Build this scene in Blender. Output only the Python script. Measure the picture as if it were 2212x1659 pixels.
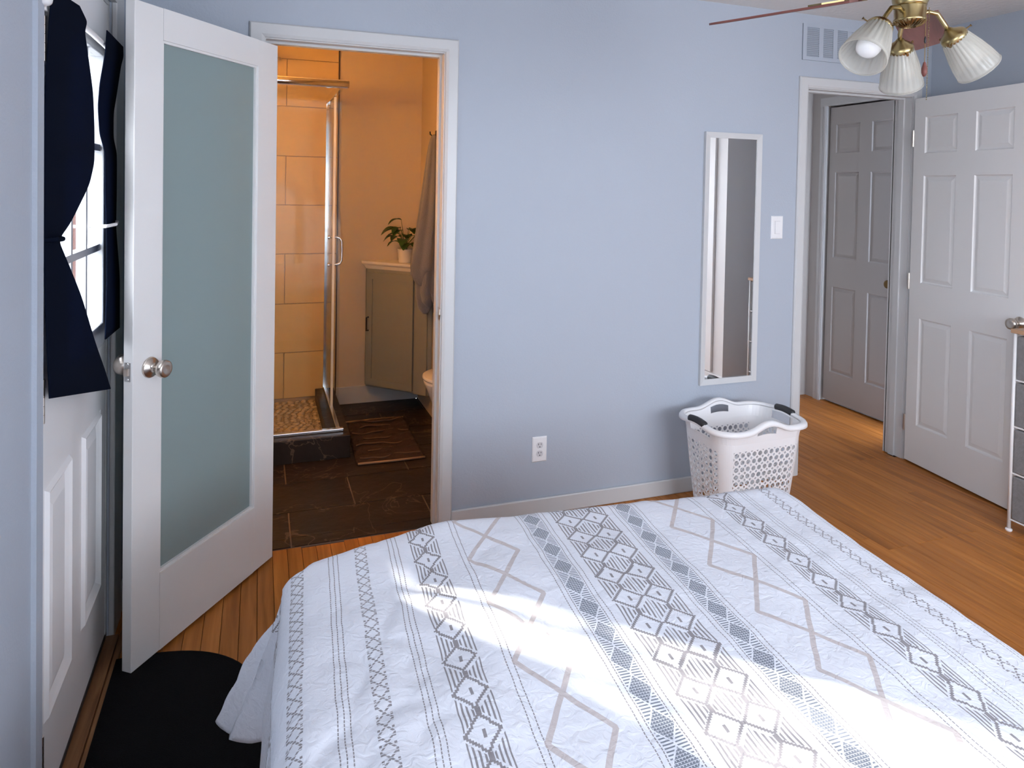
import bpy, bmesh, math, random
from mathutils import Vector, Matrix, noise
random.seed(7)
for o in list(bpy.data.objects): bpy.data.objects.remove(o)
SC = bpy.context.scene
COL = SC.collection
PI = math.pi

# ------------------------------------------------------------------ camera
YAW, PITCH, ROLL, FPX, CYPX, CAMH = .3475, .0233, .0187, 1509.27, 438.7, 1.508
fw = Vector((math.sin(YAW), math.cos(YAW), 0)); rt = Vector((math.cos(YAW), -math.sin(YAW), 0)); up = Vector((0, 0, 1))
f2 = fw*math.cos(PITCH) - up*math.sin(PITCH); u2 = up*math.cos(PITCH) + fw*math.sin(PITCH)
r3 = rt*math.cos(ROLL) + u2*math.sin(ROLL); u3 = u2*math.cos(ROLL) - rt*math.sin(ROLL)
cd = bpy.data.cameras.new('camera'); cam = bpy.data.objects.new('camera', cd); COL.objects.link(cam)
m = Matrix.Identity(4)
for i in range(3): m[i][0] = r3[i]; m[i][1] = u3[i]; m[i][2] = -f2[i]
m[2][3] = CAMH
cam.matrix_world = m
cd.sensor_fit = 'HORIZONTAL'; cd.sensor_width = 36; cd.lens = 36*FPX/2212
cd.shift_y = (CYPX - 1659/2)/2212
cd.clip_start = .02
SC.camera = cam
SC.view_settings.view_transform = 'Standard'; SC.view_settings.look = 'None'
SC.view_settings.exposure = 1.58; SC.view_settings.gamma = 1; SC.view_settings.use_curve_mapping = False

# ------------------------------------------------------------------ world, sun
W = bpy.data.worlds.new('world'); SC.world = W; W.use_nodes = True
bg = W.node_tree.nodes['Background']
bg.inputs[0].default_value = (.83, .89, 1.0, 1); bg.inputs[1].default_value = 4.6
sd = bpy.data.lights.new('sun', 'SUN'); sun = bpy.data.objects.new('sun', sd); COL.objects.link(sun)
SE = math.radians(24.5); SA = Vector((.737, -.676, 0)).normalized()
sdir = Vector((SA.x*math.cos(SE), SA.y*math.cos(SE), -math.sin(SE)))
sun.rotation_euler = sdir.to_track_quat('-Z', 'Y').to_euler(); sun.location = (-6, 6, 5)
sd.energy = 4.8; sd.color = (1, .95, .88); sd.angle = math.radians(1.6)
def portal(name, loc, rot, sx, sy):
    l = bpy.data.lights.new(name, 'AREA'); l.shape = 'RECTANGLE'; l.size = sx; l.size_y = sy
    l.cycles.is_portal = True
    o = bpy.data.objects.new(name, l); COL.objects.link(o); o.location = loc; o.rotation_euler = rot

# ------------------------------------------------------------------ helpers
class MB:
    def __init__(s): s.v = []; s.f = []
    def add(s, vs, fs):
        n = len(s.v); s.v += [tuple(x) for x in vs]; s.f += [[i+n for i in q] for q in fs]; return s
    def box(s, x0, x1, y0, y1, z0, z1):
        return s.add([(x0,y0,z0),(x1,y0,z0),(x1,y1,z0),(x0,y1,z0),(x0,y0,z1),(x1,y0,z1),(x1,y1,z1),(x0,y1,z1)],
                     [(0,3,2,1),(4,5,6,7),(0,1,5,4),(1,2,6,5),(2,3,7,6),(3,0,4,7)])
    def prism(s, pts, z0, z1):
        n = len(pts)
        return s.add([(x,y,z0) for x,y in pts]+[(x,y,z1) for x,y in pts],
                     [list(range(n))[::-1], list(range(n,2*n))]+[(i,(i+1)%n,n+(i+1)%n,n+i) for i in range(n)])
    def rings(s, R, cap0=True, cap1=True, closed=False):
        n = len(R[0]); vs = [p for r in R for p in r]; fs = []
        for k in range(len(R)-(0 if closed else 1)):
            k2 = (k+1) % len(R)
            for i in range(n): fs.append((k*n+i, k*n+(i+1)%n, k2*n+(i+1)%n, k2*n+i))
        if cap0 and not closed: fs.append(list(range(n))[::-1])
        if cap1 and not closed: fs.append([(len(R)-1)*n+i for i in range(n)])
        return s.add(vs, fs)
    def lathe(s, prof, n=32, M=None, cap0=True, cap1=True):
        R = [[Vector((r*math.cos(2*PI*i/n), r*math.sin(2*PI*i/n), z)) for i in range(n)] for r, z in prof]
        if M: R = [[M @ p for p in r] for r in R]
        return s.rings(R, cap0, cap1)
    def tube(s, pts, r, n=8, closed=False):
        pts = [Vector(p) for p in pts]; R = []; prev = None
        for i, p in enumerate(pts):
            if closed: t = pts[(i+1) % len(pts)] - pts[i-1]
            else: t = (pts[min(i+1, len(pts)-1)] - pts[max(i-1, 0)])
            t.normalize()
            if prev is None:
                a = Vector((0,0,1)) if abs(t.z) < .9 else Vector((1,0,0)); x = t.cross(a).normalized()
            else:
                x = (prev - t*prev.dot(t)).normalized()
            prev = x; y = t.cross(x); rr = r[i] if isinstance(r, (list, tuple)) else r
            R.append([p + (x*math.cos(2*PI*k/n) + y*math.sin(2*PI*k/n))*rr for k in range(n)])
        return s.rings(R, closed=closed)
    def grid(s, P, wrap=False):
        h = len(P); w = len(P[0]); fs = []
        for j in range(h-1):
            for i in range(w if wrap else w-1):
                i2 = (i+1) % w
                fs.append((j*w+i, j*w+i2, (j+1)*w+i2, (j+1)*w+i))
        return s.add([p for r in P for p in r], fs)
    def build(s, name, mat, parent=None, smooth=False, bevel=0, solid=0, segs=2, subd=0, angle=None):
        me = bpy.data.meshes.new(name); me.from_pydata(s.v, [], s.f); me.update()
        bm = bmesh.new(); bm.from_mesh(me); bmesh.ops.recalc_face_normals(bm, faces=bm.faces); bm.to_mesh(me); bm.free()
        return link(name, me, mat, parent, smooth, bevel, solid, segs, subd, angle)
def link(name, me, mat, parent=None, smooth=False, bevel=0, solid=0, segs=2, subd=0, angle=None):
    o = bpy.data.objects.new(name, me); COL.objects.link(o)
    if mat and not me.materials: me.materials.append(mat)
    if smooth:
        for p in me.polygons: p.use_smooth = True
    if parent: o.parent = parent
    if solid:
        md = o.modifiers.new('solid', 'SOLIDIFY'); md.thickness = solid; md.offset = 0
    if subd:
        md = o.modifiers.new('sub', 'SUBSURF'); md.levels = subd; md.render_levels = subd
    if bevel:
        md = o.modifiers.new('bevel', 'BEVEL'); md.width = bevel; md.segments = segs; md.limit_method = 'ANGLE'; md.angle_limit = math.radians(40)
    return o
def tag(o, label, cat, group=None, kind=None):
    o['label'] = label; o['category'] = cat
    if group: o['group'] = group
    if kind: o['kind'] = kind
    return o
def thing(name, label, cat, loc=(0,0,0), rz=0, group=None, kind=None):
    o = bpy.data.objects.new(name, None); COL.objects.link(o); o.location = loc; o.rotation_euler = (0,0,rz)
    o.empty_display_size = .05
    return tag(o, label, cat, group, kind)
def dirM(p, z, x=None):
    z = Vector(z).normalized(); a = Vector(x) if x else (Vector((0,0,1)) if abs(z.z) < .95 else Vector((1,0,0)))
    y = z.cross(a).normalized(); xx = y.cross(z)
    M = Matrix.Identity(4)
    for i in range(3): M[i][0] = xx[i]; M[i][1] = y[i]; M[i][2] = z[i]; M[i][3] = p[i]
    return M

# ------------------------------------------------------------------ materials
class X:
    """small expression -> shader math node compiler"""
    nt = None
    def __init__(s, sock): s.s = sock
    @staticmethod
    def op(kind, *a):
        n = X.nt.nodes.new('ShaderNodeMath'); n.operation = kind
        for i, v in enumerate(a):
            if isinstance(v, X): X.nt.links.new(v.s, n.inputs[i])
            else: n.inputs[i].default_value = v
        return X(n.outputs[0])
    def __add__(s, o): return X.op('ADD', s, o)
    __radd__ = __add__
    def __sub__(s, o): return X.op('SUBTRACT', s, o)
    def __rsub__(s, o): return X.op('SUBTRACT', o, s)
    def __mul__(s, o): return X.op('MULTIPLY', s, o)
    __rmul__ = __mul__
    def __truediv__(s, o): return X.op('DIVIDE', s, o)
    def __lt__(s, o): return X.op('LESS_THAN', s, o)
    def __gt__(s, o): return X.op('GREATER_THAN', s, o)
    def __abs__(s): return X.op('ABSOLUTE', s)
    def mod(s, p): return X.op('FLOORED_MODULO', s, p)
    def snap(s, p): return X.op('SNAP', s, p)
    def mx(s, o): return X.op('MAXIMUM', s, o)
def srgb(r, g, b):
    f = lambda c: (c/255)/12.92 if c <= 10 else (((c/255)+.055)/1.055)**2.4
    return (f(r), f(g), f(b), 1)
def mat(name, col, rough=.5, metal=0, bump=0, bscale=50, var=0, vscale=5, spec=.5, sheen=0, trans=0, coat=0, detail=4):
    M = bpy.data.materials.new(name); M.use_nodes = True; nt = M.node_tree; b = nt.nodes['Principled BSDF']
    b.inputs['Base Color'].default_value = col; b.inputs['Roughness'].default_value = rough; b.inputs['Metallic'].default_value = metal
    b.inputs['Specular IOR Level'].default_value = spec; b.inputs['Transmission Weight'].default_value = trans
    b.inputs['Coat Weight'].default_value = coat
    if sheen: b.inputs['Sheen Weight'].default_value = sheen
    tc = nt.nodes.new('ShaderNodeTexCoord')
    if var:
        n = nt.nodes.new('ShaderNodeTexNoise'); n.inputs['Scale'].default_value = vscale; n.inputs['Detail'].default_value = 5
        nt.links.new(tc.outputs['Object'], n.inputs['Vector'])
        mx = nt.nodes.new('ShaderNodeMix'); mx.data_type = 'RGBA'
        mx.inputs[6].default_value = [c*(1-var) for c in col[:3]]+[1]; mx.inputs[7].default_value = [min(1, c*(1+var)) for c in col[:3]]+[1]
        nt.links.new(n.outputs['Fac'], mx.inputs[0]); nt.links.new(mx.outputs[2], b.inputs['Base Color'])
    if bump:
        n = nt.nodes.new('ShaderNodeTexNoise'); n.inputs['Scale'].default_value = bscale; n.inputs['Detail'].default_value = detail
        nt.links.new(tc.outputs['Object'], n.inputs['Vector'])
        bp = nt.nodes.new('ShaderNodeBump'); bp.inputs['Strength'].default_value = bump; bp.inputs['Distance'].default_value = .004
        nt.links.new(n.outputs['Fac'], bp.inputs['Height']); nt.links.new(bp.outputs['Normal'], b.inputs['Normal'])
    return M
def wood(name, c1, c2, c3, rough=.3, axis=1, scale=1., coat=.3, rnd=True):
    M = bpy.data.materials.new(name); M.use_nodes = True; nt = M.node_tree; b = nt.nodes['Principled BSDF']
    tc = nt.nodes.new('ShaderNodeTexCoord'); oi = nt.nodes.new('ShaderNodeObjectInfo')
    mp = nt.nodes.new('ShaderNodeMapping'); sc = [38*scale]*3; sc[axis] = 2.2*scale; mp.inputs['Scale'].default_value = sc
    nt.links.new(tc.outputs['Object'], mp.inputs['Vector'])
    cb = nt.nodes.new('ShaderNodeMath'); cb.operation = 'MULTIPLY'; cb.inputs[1].default_value = 40; nt.links.new(oi.outputs['Random'], cb.inputs[0])
    nt.links.new(cb.outputs[0], mp.inputs['Location'])
    n = nt.nodes.new('ShaderNodeTexNoise'); n.inputs['Scale'].default_value = 1; n.inputs['Detail'].default_value = 7; n.inputs['Distortion'].default_value = .6
    nt.links.new(mp.outputs[0], n.inputs['Vector'])
    cr = nt.nodes.new('ShaderNodeValToRGB'); e = cr.color_ramp.elements
    e[0].position = .32; e[0].color = c1; e[1].position = .68; e[1].color = c3; k = e.new(.5); k.color = c2
    nt.links.new(n.outputs['Fac'], cr.inputs[0])
    hs = nt.nodes.new('ShaderNodeHueSaturation')
    if rnd:
        mr = nt.nodes.new('ShaderNodeMapRange'); mr.inputs[3].default_value = .86; mr.inputs[4].default_value = 1.10
        nt.links.new(oi.outputs['Random'], mr.inputs[0]); nt.links.new(mr.outputs[0], hs.inputs['Value'])
    nt.links.new(cr.outputs[0], hs.inputs['Color']); nt.links.new(hs.outputs[0], b.inputs['Base Color'])
    b.inputs['Roughness'].default_value = rough; b.inputs['Coat Weight'].default_value = coat; b.inputs['Coat Roughness'].default_value = .25; b.inputs['Specular IOR Level'].default_value = .3
    bp = nt.nodes.new('ShaderNodeBump'); bp.inputs['Strength'].default_value = .08; bp.inputs['Distance'].default_value = .002
    nt.links.new(n.outputs['Fac'], bp.inputs['Height']); nt.links.new(bp.outputs[0], b.inputs['Normal'])
    return M
def clearglass(name, tint=(1,1,1,1), refl=.12, ior=1.5):
    M = bpy.data.materials.new(name); M.use_nodes = True; nt = M.node_tree; nt.nodes.clear()
    o = nt.nodes.new('ShaderNodeOutputMaterial'); t = nt.nodes.new('ShaderNodeBsdfTransparent'); g = nt.nodes.new('ShaderNodeBsdfGlossy')
    t.inputs[0].default_value = tint; g.inputs['Roughness'].default_value = .02
    X.nt = nt; lw = nt.nodes.new('ShaderNodeLayerWeight'); lw.inputs[0].default_value = .5
    fr = X.op('POWER', X(lw.outputs['Facing']), 5.)*.85 + .022
    mx = nt.nodes.new('ShaderNodeMixShader'); nt.links.new(fr.s, mx.inputs[0]); nt.links.new(t.outputs[0], mx.inputs[1]); nt.links.new(g.outputs[0], mx.inputs[2])
    nt.links.new(mx.outputs[0], o.inputs[0]); return M
def translucent(name, col, tl=.5, rough=.8, spec=.3, tcol=None, transp=0, bump=0, bscale=300):
    M = bpy.data.materials.new(name); M.use_nodes = True; nt = M.node_tree; b = nt.nodes['Principled BSDF']; o = nt.nodes['Material Output']
    b.inputs['Base Color'].default_value = col; b.inputs['Roughness'].default_value = rough; b.inputs['Specular IOR Level'].default_value = spec
    t = nt.nodes.new('ShaderNodeBsdfTranslucent'); t.inputs[0].default_value = tcol or col
    mx = nt.nodes.new('ShaderNodeMixShader'); mx.inputs[0].default_value = tl
    nt.links.new(b.outputs[0], mx.inputs[1]); nt.links.new(t.outputs[0], mx.inputs[2]); last = mx
    if transp:
        tr = nt.nodes.new('ShaderNodeBsdfTransparent'); m2 = nt.nodes.new('ShaderNodeMixShader'); m2.inputs[0].default_value = transp
        nt.links.new(mx.outputs[0], m2.inputs[1]); nt.links.new(tr.outputs[0], m2.inputs[2]); last = m2
    nt.links.new(last.outputs[0], o.inputs[0])
    if bump:
        tc = nt.nodes.new('ShaderNodeTexCoord'); n = nt.nodes.new('ShaderNodeTexNoise'); n.inputs['Scale'].default_value = bscale
        nt.links.new(tc.outputs['Object'], n.inputs['Vector']); bp = nt.nodes.new('ShaderNodeBump'); bp.inputs['Strength'].default_value = bump; bp.inputs['Distance'].default_value = .002
        nt.links.new(n.outputs['Fac'], bp.inputs['Height']); nt.links.new(bp.outputs[0], b.inputs['Normal'])
    return M
def emit(name, col, st):
    M = bpy.data.materials.new(name); M.use_nodes = True; b = M.node_tree.nodes['Principled BSDF']
    b.inputs['Base Color'].default_value = col; b.inputs['Emission Color'].default_value = col; b.inputs['Emission Strength'].default_value = st
    return M

M_wall = mat('blue_grey_wall_paint', (.43, .475, .545, 1), .55, bump=.22, bscale=120, spec=.3, var=.02, vscale=2)
M_ceil = mat('white_textured_ceiling', (.78, .78, .77, 1), .8, bump=.9, bscale=38, spec=.2, detail=6)
M_trim = mat('white_trim_paint', (.60, .605, .61, 1), .35, bump=.03, bscale=60)
M_door = mat('white_door_paint', (.78, .78, .775, 1), .38, bump=.04, bscale=90)
M_extdoor = mat('exterior_door_paint', (.84, .84, .85, 1), .35, bump=.03, bscale=90)
M_halldoor_dim = mat('hall_door_dimmed_white', (.42, .395, .38, 1), .45)  # white door with the hall's dim light darkened into its colour
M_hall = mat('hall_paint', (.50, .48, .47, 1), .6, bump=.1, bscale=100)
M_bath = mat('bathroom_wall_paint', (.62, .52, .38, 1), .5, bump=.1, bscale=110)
M_floor = wood('oak_strip', (.34, .118, .023, 1), (.45, .165, .033, 1), (.55, .215, .048, 1), .40, 1, 1., .0)
M_thresh = wood('oak_threshold', (.12, .05, .02, 1), (.22, .10, .04, 1), (.32, .16, .07, 1), .45, 1, 1., .1)
M_gap = mat('dark_joint', (.05, .02, .01, 1), .9)
M_nickel = mat('satin_nickel', (.62, .56, .50, 1), .28, 1)
M_chrome = mat('chrome', (.82, .83, .85, 1), .12, 1)
M_steel = mat('brushed_steel', (.55, .55, .55, 1), .35, 1)
M_brass = mat('antique_brass', (.38, .30, .15, 1), .30, 1, var=.25, vscale=20)
M_brassd = mat('dark_brass', (.22, .15, .07, 1), .35, 1)
M_blade = wood('fan_blade_walnut', (.085, .028, .022, 1), (.17, .06, .05, 1), (.25, .10, .085, 1), .45, 0, .7, .0, False)
M_shade = translucent('ribbed_glass', (.66, .65, .59, 1), .40, .10, .7, (.74, .72, .66, 1), .48)
M_bulb = mat('bulb_white', (.9, .9, .9, 1), .25)
M_frost = translucent('frosted_glass', (.36, .455, .455, 1), .3, .22, .5, (.5, .62, .62, 1))
M_glass = clearglass('clear_glass')
M_shglass = clearglass('shower_glass', (.97, .98, .97, 1))
M_plastic = mat('white_plastic', (.84, .84, .85, 1), .35, spec=.5)
M_black = mat('black_rubber', (.018, .018, .02, 1), .5)
M_outdark = mat('slot_dark', (.03, .03, .035, 1), .6)
M_socket = mat('socket_plastic', (.66, .66, .68, 1), .35)
M_rug = mat('black_mat_pile', (.006, .006, .007, 1), .95, bump=1, bscale=400, spec=.1)
M_navy = translucent('navy_curtain', (.0045, .007, .016, 1), .14, .9, .03, (.03, .06, .16, 1), bump=.3, bscale=500)
M_mirror = mat('mirror_silver', (.92, .93, .93, 1), .0, 1)
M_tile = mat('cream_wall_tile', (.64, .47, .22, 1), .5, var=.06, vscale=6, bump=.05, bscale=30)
M_grout = mat('tile_grout', (.42, .34, .25, 1), .9)
M_slate = mat('dark_slate_tile', (.022, .015, .012, 1), .42, var=.6, vscale=7, bump=.5, bscale=25, spec=.3)
def _veins(M):
    nt = M.node_tree; b = nt.nodes['Principled BSDF']; X.nt = nt
    tc = nt.nodes.new('ShaderNodeTexCoord'); n = nt.nodes.new('ShaderNodeTexNoise'); n.inputs['Scale'].default_value = 2.6; n.inputs['Detail'].default_value = 4; n.inputs['Distortion'].default_value = 1.4
    nt.links.new(tc.outputs['Object'], n.inputs['Vector'])
    f = (abs(X(n.outputs['Fac']) - .5) < .006)*.55
    old = b.inputs['Base Color'].links[0].from_socket
    mx = nt.nodes.new('ShaderNodeMix'); mx.data_type = 'RGBA'; nt.links.new(f.s, mx.inputs[0]); nt.links.new(old, mx.inputs[6]); mx.inputs[7].default_value = (.16, .11, .08, 1)
    nt.links.new(mx.outputs[2], b.inputs['Base Color'])
_veins(M_slate)
M_slategrout = mat('slate_grout', (.16, .12, .10, 1), .9)
M_pebble = mat('pebble_stone', (.52, .42, .29, 1), .45, var=.35, vscale=14)
M_cab = mat('grey_green_cabinet', (.27, .28, .25, 1), .45)
M_stone = mat('white_countertop', (.86, .82, .75, 1), .25)
M_towel = mat('grey_blue_towel', (.20, .21, .25, 1), .95, bump=1, bscale=260, sheen=.4)
M_pot = mat('white_pot', (.82, .78, .70, 1), .4)
M_leaf = translucent('plant_leaf', (.05, .12, .03, 1), .25, .4, .5, (.12, .25, .04, 1))
M_soil = mat('soil', (.04, .025, .015, 1), .9)
M_porc = mat('porcelain', (.84, .82, .79, 1), .12, coat=.4)
M_bmat = mat('brown_bath_mat', (.040, .022, .015, 1), .95, bump=1, bscale=60, var=.7, vscale=22)
M_bmatr = mat('mat_ridge', (.12, .075, .05, 1), .95)
M_bmate = mat('tan_mat_trim', (.36, .25, .16, 1), .9)
M_wardrobe = mat('white_wardrobe', (.82, .82, .82, 1), .35)
M_fabric = mat('grey_drawer_fabric', (.22, .22, .225, 1), .9, bump=.6, bscale=300, var=.25, vscale=60)
M_frame = mat('white_metal_frame', (.8, .8, .8, 1), .35)
M_woodtop = wood('pale_wood_top', (.36, .20, .11, 1), (.50, .31, .19, 1), (.60, .40, .26, 1), .5, 1, 1., 0)
M_brick = mat('salmon_brick', (.17, .085, .065, 1), .9, var=.25, vscale=8)
M_vinyl = mat('window_vinyl', (.42, .435, .46, 1), .5)
M_post = mat('grey_post', (.16, .17, .185, 1), .7)
M_ground = mat('concrete_ground', (.45, .44, .42, 1), .9, var=.15, vscale=3)
M_mattress = mat('mattress_white', (.8, .8, .78, 1), .9)
M_warm = emit('warm_lamp_glass', (1, .55, .22, 1), 0)

# ------------------------------------------------------------------ setting
YB, XL, XR, YR, ZC = 2.955, -.45, 3.60, -1.7, 2.445
WT = .11
def struct(name, mb, mt, label, cat, parent=None, **k):
    o = mb.build(name, mt, parent, **k)
    if not parent: tag(o, label, cat, kind='structure')
    return o
# bath opening .02-.748, top 2.078 ; hall opening 2.72-3.46 top 2.05
BO0, BO1, BOT = .02, .748, 2.078
HO0, HO1, HOT = 2.722, 3.46, 2.055
w = MB()
J = .016
w.box(XL, BO0-J, YB, YB+WT, 0, ZC).box(BO0-J, BO1+J, YB, YB+WT, BOT+J, ZC).box(BO1+J, HO0-J, YB, YB+WT, 0, ZC).box(HO0-J, HO1+J, YB, YB+WT, HOT+J, ZC).box(HO1+J, XR, YB, YB+WT, 0, ZC)
struct('wall_back', w, M_wall, 'blue-grey textured wall with the mirror and two doorways', 'wall')
# left wall with the exterior door opening Y 1.78-2.555, z .0-2.06
LO0, LO1, LOT = 1.775, 2.56, 2.075
LW0, LW1, LWZ0, LWZ1 = -1.60, .10, .75, 2.05
w = MB().box(XL-.15, XL, YR, LW0, 0, ZC).box(XL-.15, XL, LW0, LW1, 0, LWZ0).box(XL-.15, XL, LW0, LW1, LWZ1, ZC).box(XL-.15, XL, LW1, LO0, 0, ZC).box(XL-.15, XL, LO0, LO1, LOT, ZC).box(XL-.15, XL, LO1, YB+WT, 0, ZC)
struct('wall_left', w, M_wall, 'blue-grey wall beside the exterior door with navy curtains', 'wall')
w = MB().box(XR, XR+.1, YR, YB+WT, 0, ZC)
struct('wall_right', w, M_wall, 'shaded blue-grey wall behind the open white panel door', 'wall')
RW0, RW1, RWZ0, RWZ1 = 1.12, 3.40, .85, 2.15
w = MB().box(XL, RW0, YR-.15, YR, 0, ZC).box(RW1, XR, YR-.15, YR, 0, ZC).box(RW0, RW1, YR-.15, YR, 0, RWZ0).box(RW0, RW1, YR-.15, YR, RWZ1, ZC)
struct('wall_rear', w, M_wall, 'blue-grey wall with a window behind the bed', 'wall')
portal('rear_window_portal', ((RW0+RW1)/2, YR-.14, (RWZ0+RWZ1)/2), (PI/2, 0, 0), RW1-RW0, RWZ1-RWZ0)
wn = thing('window_1', 'wide white framed window behind the bed', 'window', ((RW0+RW1)/2, YR-.08, RWZ0), kind='structure')
hw = (RW1-RW0)/2; hh = RWZ1-RWZ0
for a in (-hw, -.03, hw-.05): MB().box(a, a+.055, -.03, .03, 0, hh).build('window_stile', M_trim, wn)
for a in (0, hh-.05): MB().box(-hw, hw, -.03, .03, a, a+.05).build('window_rail', M_trim, wn)
MB().box(-hw-.04, hw+.04, .03, .12, -.03, 0).build('window_sill', M_trim, wn)
portal('fill_window_portal', (XL-.14, (LW0+LW1)/2, (LWZ0+LWZ1)/2), (0, -PI/2, 0), LWZ1-LWZ0, LW1-LW0)
wn2 = thing('fill_window', 'unseen white framed window added in the left wall for fill light', 'window', (XL-.08, (LW0+LW1)/2, LWZ0), kind='structure')  # added out of view to brighten the bed and right side
hw = (LW1-LW0)/2; hh = LWZ1-LWZ0
for a in (-hw, -.025, hw-.05): MB().box(-.03, .03, a, a+.05, 0, hh).build('window_stile', M_trim, wn2)
for a in (0, hh-.05): MB().box(-.03, .03, -hw, hw, a, a+.05).build('window_rail', M_trim, wn2)
MB().box(.03, .12, -hw-.04, hw+.04, -.03, 0).build('window_sill', M_trim, wn2)
w = MB().box(XL, XR, YR, YB, ZC, ZC+.1)
struct('ceiling', w, M_ceil, 'white textured ceiling above the fan', 'ceiling')
# floors
fl = MB().box(XL-.15, XR+.1, YR-.15, YB+.03, -.06, -.016).box(2.4, 4.0, YB+.03, 4.2, -.06, -.016)
floor = struct('floor', fl, M_gap, 'honey oak strip hardwood floor', 'floor')
PW = .0572
plank_meshes = {}
def plank_mesh(L, wd=PW):
    key = (round(L, 2), wd)
    if key not in plank_meshes:
        g = .0007; c = .0012; b = MB()
        x0, x1 = g, wd-g; L2 = key[0]
        b.rings([[(x0,g,-.016),(x1,g,-.016),(x1,L2-g,-.016),(x0,L2-g,-.016)], [(x0,g,-c),(x1,g,-c),(x1,L2-g,-c),(x0,L2-g,-c)],
                 [(x0+c,g+c,0),(x1-c,g+c,0),(x1-c,L2-g-c,0),(x0+c,L2-g-c,0)]])
        me = bpy.data.meshes.new('plank'); me.from_pydata(b.v, [], b.f); me.update(); me.materials.append(M_floor)
        plank_meshes[key] = me
    return plank_meshes[key]
def lay(x, y0, y1, opts):
    y = y0; first = True
    while y < y1 - .02:
        L = random.choice(opts)
        if first and L < 1.6: L = round(random.uniform(.5, 1.)*L, 1)
        first = False
        if y1 - y - L < .3: L = y1 - y
        L = round(L, 2)
        o = bpy.data.objects.new('plank', plank_mesh(L)); COL.objects.link(o); o.parent = floor; o.location = (x, y, 0)
        y += L
x = XL
k = 0
while x < XR - .02:
    xe = 4.12 if (HO0-.02 < x < HO1-.03) else YB+.02
    if .35 < x < 1.3:
        lay(x, YR, 1.4 if k % 2 else 1.9, [3.7]); lay(x, 1.4 if k % 2 else 1.9, xe, [1.6])
    elif x < .36: lay(x, YR, .9, [2.6]); lay(x, .9, xe, [.8, 1.1, 1.4])
    else: lay(x, YR, .5, [2.2]); lay(x, .5, xe, [.9, 1.3, 1.7])
    x += PW; k += 1
x = HO1 - .005 + PW
x = XL + PW*math.ceil((HO1-.03-XL)/PW)
while x < 3.84: lay(x, YB+WT+.0, 4.12, [1.2]); x += PW
x = XL + PW*math.floor((HO0-.02-XL)/PW)
while x > 2.45: lay(x, YB+WT, 4.12, [1.2]); x -= PW

def baseboard(name, x0, x1, y0, y1, label, h=.076):
    o = MB().box(x0, x1, y0, y1, 0, h).build(name, M_trim, bevel=.005)
    return tag(o, label, 'baseboard', kind='structure')
baseboard('baseboard_back', BO1+.062, HO0-.062, YB-.014, YB, 'white baseboard under the long mirror wall')
baseboard('baseboard_left', XL, XL+.014, LO1+.14, YB-.014, 'white baseboard in the corner behind the glass door')
baseboard('baseboard_corner', XL+.014, BO0-.062, YB-.014, YB, 'short white baseboard left of the bathroom doorway')
baseboard('baseboard_right', XR-.014, XR, YR, YB-.014, 'white baseboard along the shaded right wall')

def casing(name, o0, o1, top, label, cw=.057, ct=.016, stop=True):
    t = thing(name, label, 'door casing', (o0, YB, 0), kind='structure')
    W_ = o1-o0; r = .005
    prof = [(0,0),(0,-ct*.6),(.012,-ct),(cw-.006,-ct),(cw,-ct*.55),(cw,0)]
    def vert(side):
        b = MB()
        f = (lambda q: -r - q) if side < 0 else (lambda q: W_+r+q)
        R = []
        for z0, mit in ((0, 0), (top+r, 1)):
            R.append([(f(q), y, z0 + (q if mit else 0)) for q, y in prof])
        b.rings(R); return b
    vert(-1).build('casing_side', M_trim, t); vert(1).build('casing_side', M_trim, t)
    b = MB(); R = []
    for s in (-1, 1):
        R.append([((-r-q) if s < 0 else (W_+r+q), y, top+r+q) for q, y in prof])
    b.rings(R).build('casing_head', M_trim, t)
    jt = .016
    MB().box(-jt, 0, 0, WT+.005, 0, top+jt).build('jamb', M_trim, t)
    MB().box(W_, W_+jt, 0, WT+.005, 0, top+jt).build('jamb', M_trim, t)
    MB().box(0, W_, 0, WT+.005, top, top+jt).build('jamb_head', M_trim, t)
    s0, s1 = .045, .08
    for a, b_ in ((0, .010), (W_-.010, W_)): MB().box(a, b_, s0, s1, 0, top).build('door_stop', M_trim, t)
    MB().box(.010, W_-.010, s0, s1, top-.010, top).build('door_stop', M_trim, t)
    # bathroom / hall side casing
    for a, b_ in ((-cw, 0), (W_, W_+cw)): MB().box(a, b_, WT, WT+.014, 0, top).build('casing_side', M_trim, t)
    MB().box(-cw, W_+cw, WT, WT+.014, top, top+cw).build('casing_head', M_trim, t)
    return t
c1 = casing('trim_1', BO0, BO1, BOT, 'white door casing around the bathroom doorway')
c2 = casing('trim_2', HO0, HO1, HOT, 'white door casing around the hall doorway at right')
# strike plate on the bathroom jamb
sp = MB().box(BO1-BO0-.0015, BO1-BO0+.0005, .012, .042, .915, .975)
sp.build('strike_plate', M_nickel, c1, bevel=.004)
MB().tube([(BO1-BO0-.001, .010, .925), (BO1-BO0-.003, .0, .945), (BO1-BO0-.001, .010, .965)], .005).build('strike_lip', M_nickel, c1)

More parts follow.
